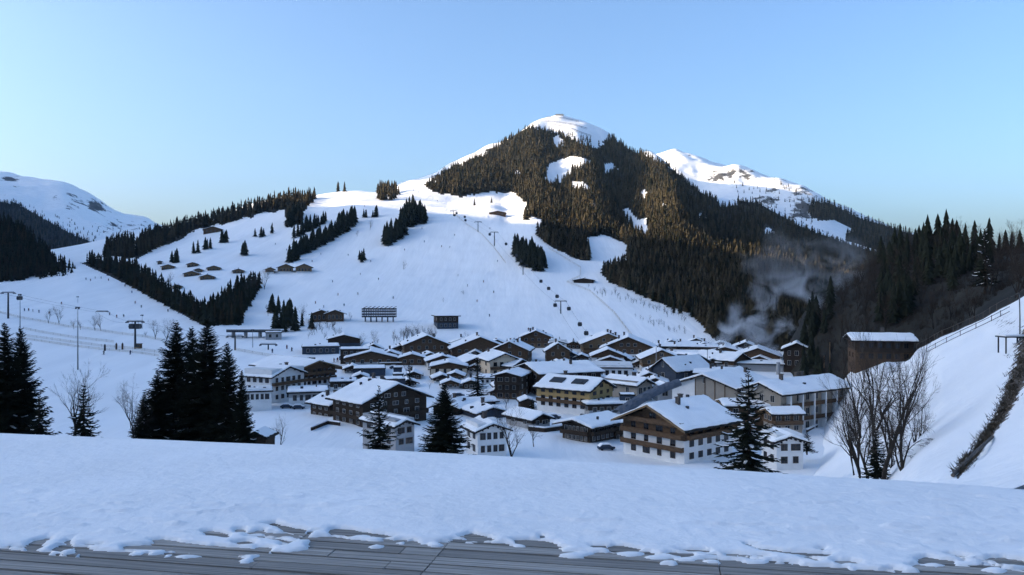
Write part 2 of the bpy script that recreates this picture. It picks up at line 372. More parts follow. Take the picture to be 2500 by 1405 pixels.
def ground_sheet(name, sheet, mats, fm=None):
    o = link(name, sheet.mesh(name, mats, fm)); o['kind'] = 'structure'; return o
ground_sheet('valley', valley, [snow, forest_floor], floor_of(W_MOUNTAIN+W_RIDGE+W_GULLY, W_HOLES))
ground_sheet('wooded_hill', hill_l, [snow, forest_floor], floor_of(W_HILL_L))
def add_bare(me, val): me.attributes.new('bare', 'FLOAT', 'POINT').data.foreach_set('value', np.asarray(val, np.float32).ravel())
def blob(X, Y, x, y, rx, ry): return np.exp(-((X-x)/rx)**2-((Y-y)/ry)**2)
_m = far_l.mesh('distant_mountain', [snow_rock, forest_floor], floor_of(W_FARL)); X_, Y_ = far_l.XX, far_l.Y
add_bare(_m, .26+.24*blob(X_, Y_, 170, 490, 55, 22)+.34*blob(X_, Y_, 235, 505, 28, 14)+.35*blob(X_, Y_, 25, 438, 22, 8)+.20*blob(X_, Y_, 300, 555, 70, 20)-.6*(Y_ > 600))
link('distant_mountain', _m)['kind'] = 'structure'
_m = far_r.mesh('distant_peak', [snow_rock, forest_floor], floor_of(W_FARR)); X_, Y_ = far_r.XX, far_r.Y
add_bare(_m, .22+.28*blob(X_, Y_, 1900, 490, 90, 45)+.3*blob(X_, Y_, 1830, 430, 60, 14)+.25*blob(X_, Y_, 1960, 520, 40, 30)+.2*blob(X_, Y_, 1740, 430, 60, 20))
link('distant_peak', _m)['kind'] = 'structure'
bk = bank.mesh('snow_bank', [snow_soil]); _x = bank.XX.ravel(); _y = bank.Y.ravel()
_line = np.array([(2338,1165),(2392,1095),(2444,1015),(2482,935),(2512,845),(2572,745),(2732,600)], float)
_D = np.full(len(_x), 1e9)
for (_a, _c) in zip(_line[:-1], _line[1:]):
    _ab = _c-_a; _t = np.clip(((_x-_a[0])*_ab[0]+(_y-_a[1])*_ab[1])/(_ab@_ab), 0, 1); _D = np.minimum(_D, np.hypot(_x-_a[0]-_t*_ab[0], _y-_a[1]-_t*_ab[1]))
_w = np.interp(_y, [700,860,960,1090,1165], [28,26,20,9,4])
_b = np.clip(1.0-_D/_w*.55, 0, 1)+.42*np.exp(-((_x-2455)/50)**2-((_y-790)/45)**2)
bk.attributes.new('bare', 'FLOAT', 'POINT').data.foreach_set('value', _b.astype(np.float32))
link('snow_bank', bk)['kind'] = 'structure'
ground_sheet('wooded_slope', hill_r, [snow, forest_floor], lambda x, y, d: np.ones(x.shape, int))

# snow plain under everything, out to the horizon
g = MB(); R = 8000
g.add([(math.cos(t)*R, math.sin(t)*R, -75) for t in np.linspace(0, 2*math.pi, 48, endpoint=False)], [tuple(range(48))])
g.build('ground', snow)['kind'] = 'structure'
# the mountain on the sunny side of the valley, beyond the left edge of the view, which keeps the valley floor in shade
def big_ridge(name, path, half, seed, m_=None):
    P = np.array(path, float); n = 120
    t = np.linspace(0, 1, n)*(len(P)-1); ridge = np.stack([np.interp(t, np.arange(len(P)), P[:, k]) for k in range(3)], 1)
    dirv = np.gradient(ridge[:, :2], axis=0); dirv /= np.linalg.norm(dirv, axis=1)[:, None]; nor = np.stack([dirv[:, 1], -dirv[:, 0]], 1)
    w = np.linspace(-1, 1, 61); V = []
    for i in range(n):
        q = ridge[i, :2][None]+nor[i][None]*(w*half)[:, None]
        h = -80+(ridge[i, 2]+80)*(1-np.abs(w))**1.15+fbm(q[:, 0]/300, q[:, 1]/300, 4, seed)*34*(1-np.abs(w)**4)*np.minimum(1, np.abs(w)*3)
        V.append(np.concatenate([q, h[:, None]], 1))
    V = np.array(V).reshape(-1, 3); a = (np.arange(n-1)[:, None]*61+np.arange(60)[None]).reshape(-1)
    o = link(name, np_mesh(name, V, np.stack([a, a+61, a+62, a+1], 1), [m_ or snow], None, True)); o['kind'] = 'structure'
big_ridge('mountain', [(-900,-2600,450),(-1000,-600,430),(-1085,300,355),(-1135,825,356),(-1150,1010,350),(-1155,1065,347),(-1162,1165,343),(-1190,1260,316),(-1210,1325,278),(-1240,1395,296),(-1310,1545,520),(-1400,1625,545),(-1850,2080,800),(-2700,2850,900),(-4000,4500,1080)], 340, 3)

# dark wooded mountains added out of view, right and behind, to shape the bounced light
big_ridge('mountain', [(3900,3000,750),(3300,2200,750),(2700,1300,700),(2200,400,650),(1500,-600,600),(900,-1700,650),(-300,-2300,600)], 1150, 5, forest_floor)
# ------------------------------------------------------------------ trees
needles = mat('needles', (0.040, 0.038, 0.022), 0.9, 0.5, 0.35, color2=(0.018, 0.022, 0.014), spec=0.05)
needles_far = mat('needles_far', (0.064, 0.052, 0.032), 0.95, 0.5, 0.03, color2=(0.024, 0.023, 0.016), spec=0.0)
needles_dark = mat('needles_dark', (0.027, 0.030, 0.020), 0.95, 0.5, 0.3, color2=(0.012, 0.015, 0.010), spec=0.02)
bark = mat('bark', (0.055, 0.042, 0.032), 0.95, 0.5, 2.0, color2=(0.030, 0.024, 0.02), spec=0.05)
bark_grey = mat('bark_grey', (0.045, 0.038, 0.032), 0.95, 0.5, 2.0, color2=(0.022, 0.019, 0.016), spec=0.05)
twigs = mat('twigs', (0.060, 0.046, 0.036), 0.95, 0.4, 0.2, color2=(0.036, 0.028, 0.022), spec=0.05)

def tier_conifer(seed, tiers, sides, r=0.17):
    """unit-height conifer of ragged drooping tiers: (V, F) triangles"""
    g = np.random.default_rng(seed); V = []; F = []
    for k in range(tiers):
        t = k/tiers; z0 = 0.04+0.90*t; top = min(1.0, z0+0.15+0.55/tiers)
        rr = r*((1-t)**0.8+0.06)*g.uniform(.85, 1.1)
        n = len(V); V.append((g.normal(0, .008), g.normal(0, .008), top if k < tiers-1 else 1.0))
        a0 = g.uniform(0, 6.28)
        for s in range(sides):
            a = a0+2*math.pi*(s+g.uniform(-.25, .25))/sides; q = rr*(g.uniform(.55, .8) if s % 2 else g.uniform(.85, 1.15))
            V.append((q*math.cos(a), q*math.sin(a), z0+g.uniform(-.03, .02)+(0.02 if s % 2 else -.01)))
        for s in range(sides): F.append((n, n+1+s, n+1+(s+1) % sides))
    return np.array(V), np.array(F)

def scatter(sheet, polys, holes, sx, sy, g, jit=.5, dmin=0):
    """points on a sheet spread evenly over woods drawn in photo pixels"""
    out = []
    for poly in polys:
        P = np.array(poly, float); x0, y0 = P.min(0); x1, y1 = P.max(0)
        gx = np.arange(x0, x1, sx); gy = np.arange(y0, y1, sy)
        X, Y = np.meshgrid(gx, gy); X = X+(np.arange(X.shape[0]) % 2)[:, None]*sx/2
        X = X+g.uniform(-jit, jit, X.shape)*sx; Y = Y+g.uniform(-jit, jit, Y.shape)*sy
        ok = inside(poly, X, Y)
        jx = fbm(X/14, Y/14, 2, 3)*7
        for h in holes: ok &= ~inside(h, X+jx, Y)
        for x, y in zip(X[ok], Y[ok]):
            d = sheet.dist(x, y, dmin)
            if d: out.append((x, y, d))
    return out

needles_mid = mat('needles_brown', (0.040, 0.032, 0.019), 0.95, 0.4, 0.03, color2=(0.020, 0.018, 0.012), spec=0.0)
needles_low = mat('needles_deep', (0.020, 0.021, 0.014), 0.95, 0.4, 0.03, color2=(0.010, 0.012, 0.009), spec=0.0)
def forest(name, label, pts, h_m, mats, seeds, spread=.25, tiers=4, sides=6, r=.19):
    g = np.random.default_rng(seeds); tpl = [tier_conifer(seeds*10+k, tiers+(k % 2), sides, r) for k in range(5)]
    Vs = []; Fs = []; Fm = []; n = 0
    for x, y, d in pts:
        V, F = tpl[g.integers(5)]; h = h_m*(1+g.uniform(-spread, spread)); a = g.uniform(0, 6.28); w = h*g.uniform(.7, 1.45)
        c, s = math.cos(a)*w, math.sin(a)*w; p = px(x, y, d)
        Vs.append(np.stack([V[:, 0]*c-V[:, 1]*s+p.x, V[:, 0]*s+V[:, 1]*c+p.y, V[:, 2]*h+p.z-.3], 1)); Fs.append(F+n); n += len(V); Fm.append(np.full(len(F), g.choice(3, p=(.5, .3, .2))))
    o = link(name, np_mesh(name, np.concatenate(Vs), np.concatenate(Fs), [mats, needles_mid, needles_low], np.concatenate(Fm))); tag(o, label, 'forest', None, 'stuff'); return o

g3 = np.random.default_rng(33)
pts = [p for p in scatter(valley, W_MOUNTAIN, W_HOLES, 5.1, 4.0, g3, .6)]
pts = [p for p in pts if fbm(p[0]/26, p[1]/20, 3, 91) < .52 or g3.random() < .3]
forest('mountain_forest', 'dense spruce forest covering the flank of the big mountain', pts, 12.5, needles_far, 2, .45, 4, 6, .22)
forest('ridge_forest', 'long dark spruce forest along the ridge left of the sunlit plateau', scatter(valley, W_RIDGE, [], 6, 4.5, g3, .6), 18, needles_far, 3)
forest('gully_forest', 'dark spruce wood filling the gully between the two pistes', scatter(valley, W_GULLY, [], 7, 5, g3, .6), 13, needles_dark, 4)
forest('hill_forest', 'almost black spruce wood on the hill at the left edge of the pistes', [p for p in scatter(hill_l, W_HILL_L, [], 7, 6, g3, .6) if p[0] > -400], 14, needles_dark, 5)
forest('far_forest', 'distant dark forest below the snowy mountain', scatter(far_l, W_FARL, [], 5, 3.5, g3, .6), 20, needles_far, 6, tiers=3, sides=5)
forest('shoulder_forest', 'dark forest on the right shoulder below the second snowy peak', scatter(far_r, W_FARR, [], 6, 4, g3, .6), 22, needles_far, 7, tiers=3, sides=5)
# lone specks of trees on the open high ground
sp = scatter(far_l, [[(0,480),(120,520),(260,560),(360,545),(330,600),(200,590),(60,520)]], [], 16, 11, g3, .9)
sp += scatter(far_r, [[(1780,440),(1900,470),(1990,490),(2000,560),(1900,530),(1800,480)]], [], 18, 12, g3, .9)
sp += scatter(far_r, [[(1880,432),(1960,470),(1990,490),(1975,500),(1900,455)]], [], 9, 7, g3, .9)
sp += scatter(valley, [[(1300,312),(1420,335),(1470,360),(1400,345),(1310,325)]], [], 11, 7, g3, .9)+scatter(valley, [[(1490,330),(1640,410),(1620,420),(1480,360)]], [], 6, 6, g3, .8)
forest('scattered_trees', 'scattered small trees along the edge of the high snowfields', sp, 13, needles_far, 8, tiers=3, sides=5)

CON = []
for k in range(6):
    V, F = tier_conifer(900+k, 9+k % 3, 12, .155+.012*(k % 3))
    CON.append(np_mesh('spruce_tree', V, F, [needles]))
CON_D = []
for m_ in CON:
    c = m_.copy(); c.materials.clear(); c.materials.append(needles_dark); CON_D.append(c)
CON_SUNLIT = []
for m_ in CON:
    c = m_.copy(); c.materials.clear(); c.materials.append(needles_far); CON_SUNLIT.append(c)  # lighter brown copies for the sunlit clumps: sunlight put into the needle colour
NSP = []
def small_spruce(p, h, label, group, meshes=CON_D, w=1.0):
    NSP.append((h*FPX/p.y, p, h, label, group, meshes, w, float(g3.uniform(0, 6.28)), int(g3.integers(len(meshes))), float(g3.uniform(.85, 1.15))))
def clump(poly, sx, sy, hpx, label, group, meshes=CON_D, sheet=None, w=1.0):
    sheet = sheet or valley
    for x, y, d in scatter(sheet, [poly], [], sx, sy, g3, .45):
        small_spruce(px(x, y, d), hpx*d/FPX*g3.uniform(.75, 1.2), label, group, meshes, w*1.55)
clump([(1255,606),(1275,603),(1300,618),(1330,632),(1337,655),(1318,668),(1285,658),(1258,636)], 7.5, 6.5, 38, 'dark spruce in the oval clump beside the chairlift on the open piste', 'oval clump on the piste')
clump([(975,535),(1000,520),(1030,530),(1044,545),(1015,556),(985,556)], 7, 6.5, 44, 'dark spruce in the upper of two joined clumps below the sunlit plateau', 'upper clump below the plateau')
clump([(934,592),(950,572),(985,560),(995,572),(965,592),(940,604)], 7, 6.5, 44, 'dark spruce in the lower of two joined clumps below the sunlit plateau', 'lower clump below the plateau')
clump([(917,478),(930,466),(960,464),(976,472),(968,484),(950,494),(925,490)], 7, 6, 30, 'sunlit spruce in the round clump standing on the plateau', 'round clump on the sunlit plateau', CON_SUNLIT)
clump([(874,632),(890,630),(892,642),(878,645)], 8, 7, 30, 'spruce in the tiny group of trees alone on the middle of the slope', 'tiny group on the slope')
clump([(700,640),(745,605),(800,580),(835,555),(868,538),(870,550),(835,575),(790,600),(745,622),(708,645)], 6.2, 6, 40, 'dark spruce in the long diagonal band on the left slope', 'long diagonal band of spruces')
clump([(712,585),(740,565),(775,546),(795,538),(795,545),(765,562),(735,578)], 6.5, 5, 32, 'dark spruce in the short diagonal band above the long one', 'short diagonal band of spruces')
clump([(602,580),(640,576),(672,568),(672,572),(645,580),(605,582)], 8, 6, 27, 'dark spruce in the short row on the upper left meadow', 'short row on the upper left meadow')
clump([(590,622),(606,620),(606,625),(592,626)], 7, 5, 34, 'dark spruce in the narrow lone pair on the left meadow', 'narrow pair on the left meadow')
clump([(470,620),(495,612),(518,600),(520,606),(495,618),(474,624)], 8, 6, 32, 'dark spruce in the ragged row above the hillside farms', 'ragged row above the farms')
clump([(537,594),(553,590),(556,594),(540,597)], 7, 4, 30, 'dark spruce beside the small farm on the upper left ridge', 'trees beside the ridge farm')
clump([(415,642),(432,636),(436,641),(418,646)], 7, 5, 32, 'dark spruce in the small group left of the hillside farms', 'small group left of the farms')
clump([(700,552),(712,540),(732,535),(732,542),(715,552),(702,556)], 6, 5, 44, 'dark spruce at the end of the ridge forest by the plateau', 'end of the ridge forest')
clump([(812,463),(846,462),(846,470),(814,471)], 5, 3, 26, 'dark spruce in the square group standing on the skyline', 'square group on the skyline', CON_SUNLIT)
clump([(885,530),(895,528),(896,532),(886,533)], 7, 4, 24, 'small dark spruce just below the left end of the plateau', 'spruces below the plateau edge')
clump([(906,530),(926,526),(926,530),(908,532)], 7, 4, 24, 'small dark spruce just below the left end of the plateau', 'spruces below the plateau edge')
clump([(1275,535),(1290,528),(1294,534),(1280,540)], 8, 5, 34, 'brown sunlit spruce at the corner of the mountain forest', 'corner of the mountain forest', CON_SUNLIT)
clump([(1155,500),(1162,499),(1163,502),(1156,503)], 5, 3, 20, 'lone sunlit spruce on the plateau', 'lone trees on the plateau', CON_SUNLIT)
clump([(1198,494),(1205,493),(1206,496),(1199,497)], 5, 3, 18, 'lone sunlit spruce on the plateau', 'lone trees on the plateau', CON_SUNLIT)
clump([(664,790),(700,770),(722,790),(722,815),(680,818),(660,808)], 14, 12, 60, 'dark spruce in the thick clump left of the dark chalet on the knoll', 'thick clump by the knoll')
clump([(650,762),(668,756),(690,762),(672,776)], 14, 10, 48, 'dark spruce on the upper edge of the clump by the knoll', 'upper edge of the knoll clump')
clump([(735,795),(750,790),(790,800),(790,806),(740,806)], 18, 10, 38, 'dark spruce on the steep bank under the dark chalet', 'spruces on the bank under the chalet')
clump([(222,632),(228,630),(229,634),(224,635)], 5, 3, 32, 'single dark spruce standing above the left piste', 'lone spruce above the left piste')
clump([(255,628),(330,606),(330,612),(258,634)], 11, 6, 34, 'dark spruce in the loose row below the ridge forest', 'loose row below the ridge forest')
clump([(1480,690),(1500,676),(1530,690),(1590,712),(1640,745),(1690,775),(1680,785),(1600,740),(1540,712)], 14, 9, 30, 'dark spruce along the lower edge of the mountain forest', 'lower edge of the mountain forest')

# ---- large spruces
def spruce(seed, h, r, levels, per, bare=0.0, snowy=.12, gap=0.0, top_bare=0.02):
    """trunk, crown and the snow lying on it, of one detailed spruce"""
    g = np.random.default_rng(seed); V = []; F = []; SV = []; SF = []
    for l in range(levels):
        t = (l+.5)/levels; z = h*(top_bare*0+0.03+bare+(0.965-bare)*t)
        L0 = r*(1-t)**.82+.10*r*(1-t)+.12
        if gap and g.random() < gap: L0 *= .55
        n = max(4, int(per*(1-.45*t)))
        a0 = g.uniform(0, 6.28)
        for b in range(n):
            a = a0+2*math.pi*(b+g.uniform(-.35, .35))/n; L = L0*g.uniform(.5, 1.18); zb = z+g.normal(0, h*.010)
            el = .65*t-.30+g.normal(0, .08)
            dx, dy = math.cos(a), math.sin(a); sx_, sy_ = -dy, dx; P = []
            for k in range(6):
                u = k/5; P.append((dx*L*u, dy*L*u, zb+L*(math.tan(el)*u-.42*u*u*(1-t*.6)+.40*u**4)+g.normal(0, .01)))
            w = L*.10+.05
            i = len(V)
            for k, p in enumerate(P):
                ww = w*(1-.9*k/5); V.append((p[0]+sx_*ww, p[1]+sy_*ww, p[2]-.05)); V.append((p[0]-sx_*ww, p[1]-sy_*ww, p[2]-.05))
            for k in range(5): F.append((i+2*k, i+2*k+1, i+2*k+3)); F.append((i+2*k, i+2*k+3, i+2*k+2))
            for k in range(1, 6):
                for q in range(2):
                    u = k/5-.1*q*g.random(); p = P[k]; pm = P[k-1]
                    c = (p[0]+(pm[0]-p[0])*.5*q, p[1]+(pm[1]-p[1])*.5*q, p[2]+(pm[2]-p[2])*.5*q)
                    for sgn in (-1, 1):
                        l2 = L*.30*(1.15-u*.75)*g.uniform(.6, 1.3)+.12; fw = .75+.5*g.random(); dr = -.35*g.random()-.12
                        e = (c[0]+(dx*fw+sx_*sgn)*l2*.7, c[1]+(dy*fw+sy_*sgn)*l2*.7, c[2]+dr*l2)
                        j = len(V); b2 = l2*.13+.03
                        V.append((c[0]-dx*b2, c[1]-dy*b2, c[2])); V.append((c[0]+dx*b2, c[1]+dy*b2, c[2]-.02)); V.append(e)
                        V.append((c[0], c[1], c[2]-l2*.30)); F.append((j, j+1, j+2)); F.append((j, j+3, j+2))
            if g.random() < snowy:
                k0 = int(g.integers(1, 4)); i = len(SV)
                for k in range(k0, k0+3):
                    p = P[min(k, 5)]; ww = w*.9*(1-.7*k/5); zz = .05
                    SV.append((p[0]+sx_*ww, p[1]+sy_*ww, p[2]+zz*.3)); SV.append((p[0], p[1], p[2]+zz+.06)); SV.append((p[0]-sx_*ww, p[1]-sy_*ww, p[2]+zz*.3))
                for k in range(2):
                    for m_ in range(2):
                        q = i+3*k+m_; SF.append((q, q+1, q+4)); SF.append((q, q+4, q+3))
    tb = MB(); tb.tube([(0,0,-1.5),(0,0,0),(0.03*h*.3,0,h*.4),(0,0.01*h,h*.75),(0,0,h*.99)], [h*.018+.08, h*.017+.07, h*.012+.05, h*.006+.03, .02], 7)
    tr = tb.mesh('trunk', bark, True)
    cr = np_mesh('crown', np.array(V), np.array(F), needles_dark)
    sn = np_mesh('snow', np.array(SV), np.array(SF), snow_roof) if len(SF) else None
    return tr, cr, sn
SPR = {'dense': spruce(1, 20, 4.3, 42, 21, snowy=.05), 'dense2': spruce(2, 20, 3.9, 40, 21, snowy=.05), 'open': spruce(3, 15, 3.9, 19, 12, .02, .42, .12), 'slim': spruce(4, 12, 2.5, 20, 9, .02, .30, .1), 'young': spruce(5, 8, 2.3, 17, 9, 0, .20, .05)}
HT = {'dense': 20, 'dense2': 20, 'open': 15, 'slim': 12, 'young': 8}
def big_spruce(kind, x, ytop, ybase, d, wpx, label, rot=0.0, group=None):
    p = px(x, ybase, d); h = (ybase-ytop)*d/FPX; tr, cr, sn = SPR[kind]
    V = np.empty(len(cr.vertices)*3); cr.vertices.foreach_get('co', V); V = V.reshape(-1, 3); hw = np.percentile(np.hypot(V[:, 0], V[:, 1]), 99.3)
    s = h/HT[kind]; sw = wpx*d/FPX/2/hw*(1.15 if kind[:5] == 'dense' else 1)
    t = thing('spruce_tree', label, 'tree', p, rot, group); t.scale = (sw, sw, s)
    link('trunk', tr, t); link('crown', cr, t)
    if sn is not None: link('snow', sn, t)['kind'] = 'stuff'
    return t
big_spruce('dense', 430, 786, 1100, 135, 165, 'tall black spruce with a pointed top, left half of the big cluster', .4, 'big spruce cluster')
big_spruce('dense2', 505, 780, 1108, 131, 190, 'tallest black spruce in the middle of the big cluster', 2.1, 'big spruce cluster')
big_spruce('dense', 555, 838, 1112, 128, 120, 'shorter black spruce on the right side of the big cluster', 4.0, 'big spruce cluster')
big_spruce('dense2', 385, 905, 1095, 128, 110, 'low spruce filling the left foot of the big cluster', 1.0, 'big spruce cluster')
big_spruce('dense', 468, 800, 1100, 141, 150, 'black spruce standing behind the gap of the big cluster', 5.2, 'big spruce cluster')
big_spruce('dense2', 590, 905, 1110, 126, 70, 'slim low black spruce at the right foot of the big cluster', 2.7, 'big spruce cluster')
big_spruce('dense', 352, 960, 1092, 125, 70, 'low young spruce at the left foot of the big cluster', 1.7, 'big spruce cluster')
big_spruce('dense2', 12, 790, 1085, 122, 140, 'black spruce with a forked top at the left edge', .9)
big_spruce('dense', 50, 800, 1088, 126, 130, 'black spruce leaning into the forked one at the left edge', 3.3)
big_spruce('young', 96, 960, 1080, 115, 70, 'low young spruce at the foot of the left edge trees', 3.3)
big_spruce('young', 204, 940, 1080, 118, 88, 'small open spruce with upturned branches beside the bare tree', 1.2)
big_spruce('open', 925, 940, 1130, 130, 112, 'thin spruce with bare top spire in front of the dark hotel', .3)
big_spruce('dense', 1085, 938, 1125, 127, 120, 'bushy snow-flecked spruce between the dark hotel and white house', 2.6)
big_spruce('open', 1826, 896, 1165, 118, 172, 'large open spruce with snowy drooping branches beside the front hotel', 5.3)
big_spruce('slim', 1166, 872, 972, 300, 58, 'dark spruce in the village beside the cream house', 1.1)
big_spruce('slim', 1000, 878, 960, 310, 36, 'slim sparse conifer beside the small blue shed', 2.0)
big_spruce('young', 1300, 974, 1004, 262, 26, 'small round spruce left of the ochre hotel', 2.0)
big_spruce('young', 1970, 1055, 1102, 190, 46, 'small dark tree on the snow bank right of the front hotel', 2.9)
big_spruce('young', 2140, 1052, 1165, 62, 80, 'bushy young spruce among the bare trees on the right', .6)
big_spruce('slim', 2405, 556, 700, 270, 66, 'tall spruce standing out on the right hill skyline', .7)
for x_, y0, y1, w_ in ((1238,826,836,7),(1366,822,833,8),(1400,826,836,7),(1262,840,850,8)):
    big_spruce('young', x_, y0, y1+2, 430, w_*1.3, 'tiny spruce behind the upper row of chalets', x_, 'tiny spruces behind the upper chalets')

# ---- bare trees
def bare_tree(seed, h, spread, depth=5, lean=0.0, sides=4, droop=0.0, first=.22, twig=1.0):
    g = random.Random(seed); t = MB(); b = MB()
    def grow(p, dv, L, r, lev):
        pts = [p]; rs = [r]; q = p.copy(); v = dv.copy(); n = 3 if lev < 4 else 2
        for k in range(n):
            v = (v+Vector((g.gauss(0, .13), g.gauss(0, .13), g.gauss(.05, .08)-droop*lev*.06))).normalized(); q = q+v*(L/n); pts.append(q.copy()); rs.append(max(r*(1-.42*(k+1)/n), .006))
        (t if lev < 2 else b).tube(pts, rs, 6 if lev == 0 else (sides if lev < 3 else 3), 0, cap=lev == 0)
        if lev >= depth: return
        kids = (6 if lev == 0 else g.choice((3, 4, 4)) if lev < 3 else g.choice((3, 4)))
        for c in range(kids):
            u = g.uniform(first if lev == 0 else .3, 1.0) if c else 1.0
            i = min(int(u*n), n-1); base = pts[i].lerp(pts[i+1], u*n-i)
            a = g.uniform(0, 6.28); side = Vector((math.cos(a), math.sin(a), .15)); ax = (pts[i+1]-pts[i]).normalized()
            side = (side-ax*side.dot(ax)).normalized(); an = g.uniform(.35, .85)*spread if c else .15
            grow(base, (ax*math.cos(an)+side*math.sin(an)).normalized(), L*g.uniform(.52, .74)*(twig if lev > 2 else 1), rs[min(i+1, n)]*g.uniform(.55, .75), lev+1)
    grow(Vector((0, 0, -.5)), Vector((lean, 0, 1)).normalized(), h*.46, h*.020, 0)
    zs = max(v[2] for v in b.v); s = h/zs
    t.v = [(x*s, y*s, z*s) for x, y, z in t.v]; b.v = [(x*s, y*s, z*s) for x, y, z in b.v]
    return t.mesh('trunk', bark_grey, True), b.mesh('branches', twigs)
BARE = {'wide': bare_tree(3, 10, 1.0), 'tall': bare_tree(8, 10, .72, first=.3), 'oval': bare_tree(12, 10, .85), 'weeping': bare_tree(21, 10, 1.05, 6, .06, droop=.9), 'shrub': bare_tree(31, 10, 1.0, 4, first=.02), 'pole': bare_tree(40, 10, .5, 4, first=.45)}
def bare(kind, x, ytop, ybase, d, label, rot=0.0, group=None, wide=1.0, sheet=None, cat='tree', name='bare_tree'):
    p = px(x, ybase, d) if d else (sheet or valley).at(x, ybase); d = p.y
    tr, br = BARE[kind]; s = (ybase-ytop)*d/FPX/10
    t = thing(name, label, cat, p, rot, group); t.scale = (s*wide, s*wide, s); link('trunk', tr, t); link('branches', br, t); return t
bare('tall', 178, 882, 1085, 121, 'bare tree with a full oval crown left of the small spruce', .3, wide=1.1)
bare('wide', 330, 915, 1090, 121, 'bare fine-twigged tree against the left side of the big spruce cluster', 1.9, wide=.8)
bare('oval', 1252, 985, 1128, 140, 'bare tree with a dark trunk in front of the white house', .2)
bare('wide', 1303, 1020, 1088, 205, 'small bare tree with a thin trunk beside the larger bare one', 1.1)
bare('weeping', 2205, 850, 1185, 56, 'large weeping bare tree nearest on the right bank', .4, wide=.85)
bare('tall', 2103, 880, 1180, 62, 'bare multi-branched tree left of the large weeping one', 2.4, wide=.8)
bare('pole', 2155, 800, 1175, 60, 'thin leaning bare tree between the two larger ones', 4.0)
bare('pole', 2120, 940, 1175, 66, 'slender bare sapling behind the young spruce', 1.0)
for x_, y0, y1, d_, k_, w_, lb in ((2085,930,1150,72,'tall',.6,'tangled bare tree leftmost at the foot of the right bank'), (2232,900,1160,66,'tall',.6,'bare tree spreading to the right of the large weeping one'), (2130,740,1120,84,'pole',.9,'tall bare tree rising behind the young spruce'), (2190,760,1110,90,'pole',.7,'upright bare tree behind the weeping one'), (2100,820,1060,105,'pole',.8,'slender bare tree below the dark wooden house')):
    bare(k_, x_, y0, y1, d_, lb, x_*1.7, None, w_)
bare('weeping', 2180, 960, 1170, 70, 'low bare tree with tangled twigs behind the young spruce', 3.0, wide=.8)
for x_, y0, y1, k_, w_ in ((118,752,788,'oval',.8),(145,745,790,'oval',.95),(180,776,802,'wide',.9),(197,780,804,'wide',.9),(232,768,806,'oval',.9),(247,762,806,'tall',.8),(379,778,826,'oval',.9),(406,776,832,'oval',1.0),(356,806,822,'wide',.9),(413,660,695,'tall',.7),(872,562,576,'oval',.8),(903,532,561,'tall',.6)):
    bare(k_, x_, y0, y1+2, None, 'small leafless tree standing along the left pistes', x_, 'leafless trees along the left pistes', w_)
for x_, y0, y1, k_ in ((1145,806,846,'tall'),(878,808,850,'tall'),(918,805,850,'oval'),(856,762,780,'oval'),(655,740,770,'wide'),(715,745,790,'wide'),(735,738,785,'tall'),(625,660,715,'oval'),(645,655,705,'oval'),(608,670,730,'oval')):
    bare(k_, x_, y0, y1+2, None, 'leafless tree on the slope above the village', x_, 'leafless trees above the village', .8)
for i_ in range(24):
    x_ = 960+i_*4.4+g3.uniform(-3, 3); y1 = 832+g3.uniform(-6, 8)
    bare(('pole', 'tall', 'wide')[i_ % 3], x_, y1-g3.uniform(22, 45), y1, None, 'thin leafless tree in the thicket below the glass building', x_, 'thicket below the glass building', .8)
for i_ in range(14):
    x_ = 750+i_*6+g3.uniform(-3, 3); y1 = 815+g3.uniform(-14, 14)
    bare(('pole', 'tall', 'shrub')[i_ % 3], x_, y1-g3.uniform(18, 34), y1, None, 'thin leafless tree on the bank under the dark chalet', x_, 'leafless trees on the bank', .9)
for i_ in range(30):
    t_ = i_/29; x_ = 1440+t_*240+g3.uniform(-4, 4); y1 = 702+t_*75+g3.uniform(0, 14)
    bare(('shrub', 'tall', 'wide')[i_ % 3], x_, y1-g3.uniform(10, 26), y1, None, 'leafless bush in the strip between the piste and the forest', x_, 'bushes between piste and forest', .8, cat='bush', name='bare_bush')
for i_ in range(26):
    x_ = 1550+g3.uniform(0, 150); y1 = 770+(x_-1550)*.28+g3.uniform(0, 16)
    bare('shrub', x_, y1-g3.uniform(8, 18), y1, None, 'small leafless bush on the snow at the forest corner', x_, 'small bushes at the forest corner', .9, cat='bush', name='bare_bush')
for x_, y0, y1, w_, l_ in ((685,1005,1085,.9,'tangled bare shrub behind the snow edge left of the dark hotel'),(1055,880,905,1,'bare shrub on the snow mound in the village'),(1070,900,928,1,'spreading bare bush beside the village path'),(1083,725,735,1,'lone bush on the open piste'),(985,632,655,1,'slanting shrubs on the middle of the slope'),(1132,706,716,1.6,'dark low bush on the lower piste'),(2118,1085,1150,1,'bare shrub at the foot of the weeping tree')):
    bare('shrub', x_, y0, y1+3, 140 if y1 > 1050 else None, l_, x_, None, w_, cat='bush', name='bare_bush')
for i_ in range(40):
    x_ = g3.uniform(2075, 2200); y1 = g3.uniform(905, 1135); d_ = bank.dist(x_, y1)
    if d_ is None: continue
    bare(('shrub', 'wide', 'tall', 'pole')[i_ % 4], x_, y1-g3.uniform(30, 85), y1+2, d_, 'tangled leafless bush on the slope below the dark wooden house', x_, 'leafless thicket on the right bank', .9, cat='bush', name='bare_bush')
